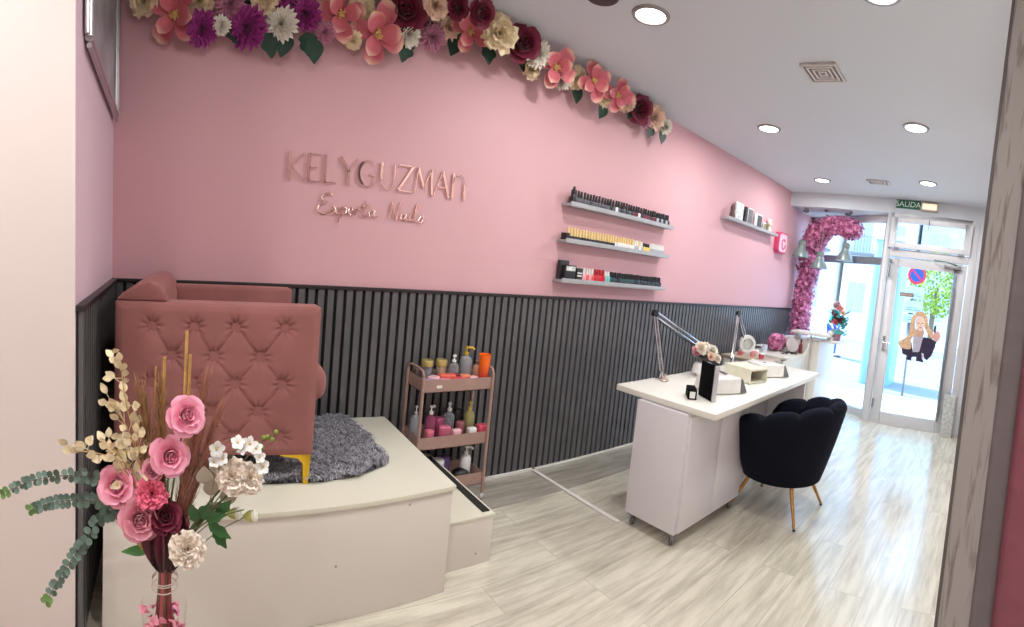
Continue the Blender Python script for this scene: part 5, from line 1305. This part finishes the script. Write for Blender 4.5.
tag(MB().obox((1.08, 2.88, ZD + .113), .008, .085, .004, Matrix.Rotation(radians(62), 3, 'Z')).build('nail_file', M_STEEL, None, (1.08, 2.88, ZD + .11), bevel=.001), 'long grey file lying on the near white dust collector', 'nail file')

# pendant lamps
for i, (x, y, z) in enumerate(((.175, 6.32, 1.985), (.455, 6.22, 1.86), (.80, 6.34, 2.0))):
    lab = ('grey bell pendant lamp hanging leftmost in front of the pink wall', 'grey bell pendant lamp hanging lowest, in front of the flower column', 'grey bell pendant lamp hanging rightmost, before the bright window')[i]
    t = thing('pendant_lamp', lab, 'pendant lamp', (x, y, z), 'three grey pendant lamps by the window')
    if y < 6.31: y = 6.33
    MB().lathe([(.115, .0), (.118, .004), (.10, .06), (.062, .115), (.046, .16), (.052, .17), (.052, .225), (.03, .24), (.006, .245), (.005, .23), (.03, .225), (.05, .12), (.09, .06), (.11, .002)], (x, y, z), 26).build('shade', mat('grey enamel shade', (128, 140, 138), .35, .2), t)
    MB().tube([(x, y, z + .24), (x, y, ZB - .002)], .0025, 6).build('cord', mat('pale cord', (170, 165, 160), .5), t)
    MB().lathe([(.03, 0), (.03, -.02), (.004, -.03)], (x, y, ZB), 14).build('ceiling_cap', M_STEEL, t)
    MB().ball((x, y, z + .07), .03, 12).build('bulb', mat('unlit bulb', (225, 222, 210), .3), t)

# blossom arch beside the window
def blossoms(pts_r, n, rr_, size=(.016, .028)):
    mb = MB()
    for k in range(n):
        (c, r) = pts_r(rr_); d = Vector((rr_.gauss(0, 1), rr_.gauss(0, 1), rr_.gauss(0, 1))).normalized()
        p = c + Vector((d.x * r[0], d.y * r[1], d.z * r[2])) * rr_.uniform(.75, 1.08)
        if p.x < .05: p.x = .05 + rr_.random() * .03
        if p.z > ZB - .02: p.z = ZB - .02 - rr_.random() * .03
        ym = wy(p.x) - .03
        if p.y > ym: p.y = ym - rr_.random() * .03
        s_ = rr_.uniform(*size); nn = (d + Vector((.4, -.6, 0)) * .5).normalized(); u = nn.orthogonal().normalized(); v_ = nn.cross(u); a0 = rr_.uniform(0, 6); i = len(mb.v); tn = rr_.random()
        mb.av(p, max(0.001, tn - .3))
        for j in range(10):
            th = a0 + 2 * pi * j / 10; q = s_ if j % 2 == 0 else s_ * .45
            mb.av(p + (u * cos(th) + v_ * sin(th)) * q + nn * (.35 * s_ if j % 2 == 0 else .05 * s_), tn)
        for j in range(10): mb.f.append((i, i + 1 + j, i + 1 + (j + 1) % 10))
    return mb
M_BLOS = pm('pink blossom', (120, 20, 74), (250, 160, 206), (0, 1))
ctrl = bez([(.20, 6.55, .90), (.17, 6.60, 1.3), (.20, 6.62, 1.7), (.22, 6.6, 2.1), (.28, 6.55, 2.32), (.48, 6.45, 2.45), (.72, 6.40, 2.47), (.86, 6.40, 2.41)], 14)
def pr_arch(r_):
    q = r_.random(); i = int(q * (len(ctrl) - 1)); c = ctrl[i]
    w_ = .17 if q > .62 else (.19 if q > .35 else .16)
    return c, (w_ * .95, w_ * .7, w_ * (.72 if q > .7 else 1.0))
mb = blossoms(pr_arch, 5200, random.Random(9), (.022, .038))
va = thing('blossom_arch', 'dense pink blossom arch climbing the corner and over the window', 'flower arch', (.2, 6.55, .9))
mb.build('blossoms', M_BLOS, va); MB().tube(ctrl, .06, 8).build('foliage_core', mat('dark wine twigs', (110, 30, 66), .8, noise=(30, .4)), va)
def pr_b(r_): return Vector((.30, 5.60, .865)), (.10, .16, .10)
vb = thing('blossom_bunch', 'round bunch of pink blossom on the low reception desk by the slats', 'flowers', (.30, 5.60, .76))
blossoms(pr_b, 420, random.Random(10), (.018, .03)).build('blossoms', M_BLOS, vb); MB().ball((.30, 5.60, .86), .085, 12).build('foliage_core', MATS['dark wine twigs'], vb)

# ---------------------------------------------------------------- printed figure on the door glass
YG = 6.165
dc = thing('window_sticker', 'cut out photo sticker of a blonde woman holding a phone on the door glass', 'window sticker', (1.93, YG, 1.15))
def cut(name, poly, c, lay, m=None):
    P = [(x, z) for x, z in poly]
    return MB().prism(P, YG - .0015 * lay, YG - .0015 * lay + .001, 'y').build(name, m or mat('print ' + name + str(c), c, .5, noise=(14, .08)), dc, smooth=False)
def sm(pts, n=5): return [(v.x, v.z) for v in bez([(a, 0, b) for a, b in pts] + [(pts[0][0], 0, pts[0][1])], n)][:-1]
cut('jacket', [(1.85, 1.092), (1.879, 0.983), (1.889, 0.953), (1.953, 0.954), (1.976, 1.053), (1.998, 1.154), (2.085, 1.144), (2.172, 1.121), (2.155, 1.035), (2.126, 0.933), (2.077, 0.87), (2.04, 0.886), (2.022, 0.947), (2.018, 0.89), (2.039, 0.837), (1.939, 0.844), (1.94, 0.893), (1.884, 0.885), (1.883, 0.836), (1.811, 0.847), (1.826, 0.891), (1.76, 0.91), (1.743, 0.978), (1.809, 0.973), (1.85, 1.035)][::-1], (46, 36, 66), 0)
cut('shirt', [(1.869, 1.108), (1.90, 1.26), (2.003, 1.22), (1.969, 0.965), (1.89, 0.947)], (186, 180, 196), .5)
cut('hair', sm([(1.875, 1.454), (1.944, 1.463), (2.015, 1.409), (2.043, 1.3), (2.103, 1.224), (2.12, 1.142), (2.051, 1.189), (1.998, 1.266), (1.982, 1.334), (1.954, 1.387), (1.897, 1.394), (1.869, 1.334), (1.88, 1.251), (1.916, 1.185), (1.848, 1.105), (1.863, 0.995), (1.809, 0.973), (1.721, 0.989), (1.697, 1.056), (1.789, 1.126), (1.811, 1.227), (1.821, 1.37)], 3), (214, 176, 138), 2, mat('printed blonde hair', (214, 178, 142), .5, noise=(38, .3)))
cut('neck', [(1.901, 1.26), (1.985, 1.265), (2.0, 1.18), (1.955, 1.13), (1.916, 1.15)], (206, 164, 146), 1)
cut('face', sm([(1.891, 1.385), (1.953, 1.400), (1.992, 1.336), (1.984, 1.264), (1.947, 1.22), (1.901, 1.246), (1.876, 1.313)], 4), (240, 212, 196), 3)
for nm, pl_2, c in (('eye', [(1.902, 1.32), (1.926, 1.32), (1.927, 1.310), (1.903, 1.309)], (90, 66, 62)), ('eye', [(1.952, 1.321), (1.977, 1.324), (1.978, 1.314), (1.953, 1.311)], (90, 66, 62)), ('nose', [(1.937, 1.311), (1.944, 1.313), (1.95, 1.285), (1.936, 1.283)], (216, 176, 158)), ('mouth', [(1.923, 1.262), (1.944, 1.269), (1.965, 1.266), (1.946, 1.252)], (196, 110, 110))):
    cut(nm, pl_2, c, 4)
cut('sleeve_cuff', [(2.0, .955), (2.03, .94), (2.026, .86), (2.012, .88)], (210, 206, 220), 1)
cut('hand', sm([(2.11, 1.169), (2.123, 1.227), (2.17, 1.247), (2.203, 1.209), (2.198, 1.138), (2.144, 1.117)], 4), (226, 172, 164), 3)
cut('phone', [(2.111, 1.236), (2.117, 1.31), (2.145, 1.311), (2.142, 1.216)], (70, 60, 58), 4)
# leaflets stuck to the glass
for i, (x0, x1, z0, z1, c, lab) in enumerate(((1.70, 1.84, 1.625, 1.675, (150, 128, 118), 'brown strip sticker on the door glass left of the pale notice'),)):
    t = thing('glass_sticker', lab, 'sticker', ((x0 + x1) / 2, YG, z0)); x0, x1 = x0 - .07, x1 - .03
    MB().box(x0, x1, YG - .002, YG, z0, z1).build('print', mat('strip print', c, .5, noise=(20, .2)), t, smooth=False)
    MB().box(x0 + .02, x1 - .02, YG - .0032, YG - .002, z0 + .02, z0 + .028).build('printed_line', mat('pale line', (196, 180, 170), .5), t, smooth=False)

# ---------------------------------------------------------------- the street
M_PAVE = mat('light paving', (206, 200, 190), .7, noise=(3, .08)); M_ROAD = mat('grey asphalt', (128, 136, 146), .8, noise=(8, .08))
struct('ground_pavement', MB().box(-14, 16, 6.24, 8.3, -.14, -.02), M_PAVE, smooth=False)
struct('ground_road', MB().box(-14, 16, 8.3, 19, -.24, -.12), M_ROAD, smooth=False)
struct('ground_far_pavement', MB().box(-14, 16, 19, 22.2, -.16, -.06), M_PAVE, smooth=False)
for k, (x, y) in enumerate(((-1.2, 10.5), (1.2, 10.5), (3.6, 10.5))):
    pass
o = MB().box(-6, 6, 10.9, 11.0, -.119, -.116).build('road_line', mat('white road paint', (220, 222, 224), .6), None, (0, 10.95, -.12), smooth=False); o['kind'] = 'structure'; o.name = 'trim_8'
def facade(x0, x1, y, zt, c, rows, cols, label, win=(176, 184, 194), door=None, group='houses across the street', balc=False):
    t = thing('building', label, 'building', ((x0 + x1) / 2, y + 2, 0), group)
    MB().box(x0, x1, y, y + 5, -.1, zt).build('wall', mat('facade %s' % (c,), c, .8, noise=(2, .05)), t, smooth=False)
    MB().box(x0 - .1, x1 + .1, y - .15, y + 5, zt, zt + .2).build('cornice', M_PAVE, t, smooth=False)
    for r_ in range(rows):
        for q in range(cols):
            cx = x0 + (q + .5) * (x1 - x0) / cols; cz = 1.6 + r_ * 2.9
            if cz + 1 > zt: continue
            w_ = MB().box(cx - .42, cx + .42, y - .03, y + .02, cz - .65, cz + .75).build('window', mat('facade window glass', win, .2), t, smooth=False)
            MB().box(cx - .5, cx + .5, y - .08, y, cz - .75, cz - .66).box(cx - .02, cx + .02, y - .05, y - .02, cz - .65, cz + .75).build('window_frame', M_UPVC, w_, smooth=False)
            if balc and r_ > 0:
                b_ = MB().box(cx - .8, cx + .8, y - .55, y, cz - .85, cz - .75); 
                for g in range(12): b_.box(cx - .8 + g * .145, cx - .785 + g * .145, y - .55, y - .535, cz - .75, cz + .0)
                b_.box(cx - .8, cx + .81, y - .56, y - .53, cz, cz + .03).build('balcony', M_GREY, t, smooth=False)
facade(-14, -4.4, 22.5, 12, (222, 214, 204), 4, 4, 'cream building across the street behind the flower arch', balc=True)
facade(-4.2, -1.0, 23.0, 13, (226, 222, 218), 4, 2, 'white building with balconies across the street seen through the slanted window', balc=True)
facade(-.8, 1.2, 24.5, 8, (190, 202, 214), 2, 1, 'pale blue house across the street left of the tree')
facade(1.4, 10, 27, 7.5, (226, 216, 206), 2, 4, 'pale house far behind the green tree')
# tree
t = thing('street_tree', 'bright green tree across the street seen through the door glass', 'tree', (.95, 17.5, -.1))
MB().tube(bez([(.95, 17.5, -.1), (.93, 17.5, 1.2), (.98, 17.5, 2.3)], 5), [.11 - .005 * k for k in range(11)], 8).build('trunk', mat('bark', (120, 100, 80), .8), t)
mb = MB(); r3 = random.Random(8)
for k in range(2600):
    d = Vector((r3.gauss(0, 1), r3.gauss(0, 1), r3.gauss(0, 1))).normalized(); c = Vector((.95, 17.5, 2.5)) + Vector((d.x * 1.0, d.y * 1.0, d.z * 1.25)) * r3.uniform(.35, 1) ** .6
    leaf_mb(mb, c, (r3.uniform(-1, 1), r3.uniform(-1, 1), -.5), (r3.uniform(-1, 1), r3.uniform(-1, 1), 1), .13, .09, .1) if k % 2 == 0 else None
mb.build('crown', mat('spring green leaves', (150, 178, 66), .6, noise=(3, .3)), t)
# no parking sign with its plates, on a post
t = thing('street_sign', 'round blue and red no parking sign with pale plates on a street post', 'street sign', (1.40, 9.0, -.02))
SX, SY = 1.42, 9.0
MB().tube([(SX, SY, -.12), (SX, SY, 2.3)], .02, 10).build('post', M_STEEL, t)
dk_ = MB().lathe([(.17, .012), (.165, .016), (.001, .016)], (SX, SY - .02, 2.10), 32, frame((0, -1, 0))).build('red_disc', mat('sign red', (214, 40, 60), .4), t)
MB().lathe([(.125, .017), (.001, .0175)], (SX, SY - .02, 2.10), 28, frame((0, -1, 0))).build('blue_disc', mat('sign blue', (30, 80, 190), .4), dk_)
MB().obox((SX, SY - .04, 2.10), .016, .001, .128, Matrix.Rotation(radians(-45), 3, 'Y')).build('red_bar', MATS['sign red'], dk_)
for (z0, z1) in ((1.66, 1.88), (1.40, 1.62), (1.22, 1.37)):
    pl3 = MB().box(SX - .17, SX + .17, SY - .035, SY - .025, z0, z1).build('plate', mat('pale blue plate', (176, 206, 214), .4), t, bevel=.002)
    MB().box(SX - .13, SX + .13, SY - .0375, SY - .035, z0 + .05, z0 + .062).box(SX - .13, SX + .08, SY - .0375, SY - .035, z0 + .09, z0 + .10).build('plate_line', mat('grey print', (90, 110, 130), .5), pl3, smooth=False)
t = thing('street_sign', 'square blue street sign with a white mark left of the round one', 'street sign', (1.0, 9.1, -.02))
MB().tube([(.93, 9.12, -.12), (.93, 9.12, 2.15)], .02, 10).build('post', M_STEEL, t); MB().box(.83, 1.06, 9.09, 9.10, 1.80, 2.16).build('panel', mat('bright blue panel', (20, 130, 206), .4), t, bevel=.002)
MB().prism([(.87, 1.85), (.97, 1.85), (.90, 1.95)], 9.087, 9.09, 'y').build('white_mark', mat('white sign mark', (235, 238, 240), .5), t)
# tall blue kiosk left of the door
t = thing('street_kiosk', 'tall pale blue rounded street kiosk behind the square blue sign', 'kiosk', (.72, 9.8, -.12))
MB().prism(rrect(.72, 10.0, .30, .45, .12), -.12, 2.75, 'z').build('body', mat('kiosk blue', (140, 186, 228), .35), t, bevel=.02)
MB().prism(rrect(.72, 10.0, .34, .49, .14), 2.75, 2.85, 'z').build('roof', mat('kiosk roof', (190, 200, 212), .4), t, bevel=.01)

# pedestrian across the street
def person():
    t = thing('person', 'person in a teal top and blue jeans walking past outside behind the counter flowers', 'person', (-1.2, 13.0, -.12))
    px, py, g = -1.30, 13.2, -.12
    J = {'pel': (px, py, g + .90), 'chest': (px, py, g + 1.25), 'neck': (px, py, g + 1.42), 'headb': (px + .01, py, g + 1.50), 'head': (px + .02, py - .01, g + 1.60),
         'lh': (px - .02, py - .09, g + .86), 'lk': (px + .10, py - .10, g + .47), 'la': (px + .10, py - .10, g + .07), 'lt': (px + .26, py - .10, g + .03),
         'rh': (px - .02, py + .09, g + .86), 'rk': (px - .02, py + .10, g + .46), 'ra': (px - .22, py + .10, g + .12), 'rt': (px - .10, py + .10, g + .03),
         'ls': (px, py - .18, g + 1.38), 'le': (px - .08, py - .23, g + 1.10), 'lw': (px + .06, py - .24, g + .87), 'rs': (px, py + .18, g + 1.38), 're': (px + .06, py + .23, g + 1.10), 'rw': (px + .2, py + .22, g + .93)}
    R_ = {'pel': .13, 'chest': .135, 'neck': .055, 'headb': .06, 'head': .085, 'lh': .085, 'lk': .06, 'la': .042, 'lt': .035, 'rh': .085, 'rk': .06, 'ra': .042, 'rt': .035, 'ls': .06, 'le': .042, 'lw': .030, 'rs': .06, 're': .042, 'rw': .030}
    J = {k: (v[0], v[1], g + (v[2] - g) * .87) for k, v in J.items()}
    E_ = (('pel', 'chest'), ('chest', 'neck'), ('neck', 'headb'), ('headb', 'head'), ('pel', 'lh'), ('lh', 'lk'), ('lk', 'la'), ('la', 'lt'), ('pel', 'rh'), ('rh', 'rk'), ('rk', 'ra'), ('ra', 'rt'), ('chest', 'ls'), ('ls', 'le'), ('le', 'lw'), ('chest', 'rs'), ('rs', 're'), ('re', 'rw'))
    def skin(name, keys, scale, m_, sub=2):
        ids = {k: i for i, k in enumerate(keys)}
        me = bpy.data.meshes.new(name); me.from_pydata([Vector(J[k]) - ORI[t.name] for k in keys], [(ids[a], ids[b]) for a, b in E_ if a in ids and b in ids], [])
        o = bpy.data.objects.new(name, me); COL.objects.link(o); o.parent = t; ORI[o.name] = ORI[t.name]
        md = o.modifiers.new('skin', 'SKIN'); md.use_smooth_shade = True
        for i, k in enumerate(keys):
            v = me.skin_vertices[0].data[i]; v.radius = (R_[k] * scale, R_[k] * scale); v.use_root = (i == 0)
        o.modifiers.new('sub', 'SUBSURF').levels = sub; o.modifiers['sub'].render_levels = sub
        me.materials.append(m_)
        return o
    skin('body', list(J), 1.0, mat('skin', (214, 166, 140), .5))
    skin('jeans', ['pel', 'lh', 'lk', 'la', 'rh', 'rk', 'ra'], 1.12, mat('blue jeans', (40, 96, 190), .7))
    skin('teal_top', ['chest', 'pel', 'ls', 'le', 'rs', 're'], 1.14, mat('teal cloth', (60, 170, 170), .7))
    MB().ball(Vector(J['head']) + Vector((-.02, 0, .03)), .108, 14, 1.05).build('hair', mat('auburn hair', (110, 60, 50), .6), t)
    MB().ball(Vector(J['lt']) + Vector((-.04, 0, 0)), .06, 12, .6, 1.8, .8).build('shoe', mat('grey shoe', (90, 90, 96), .6), t)
    MB().ball(Vector(J['rt']) + Vector((-.04, 0, 0)), .06, 12, .6, 1.8, .8).build('shoe', MATS['grey shoe'], t)
person()
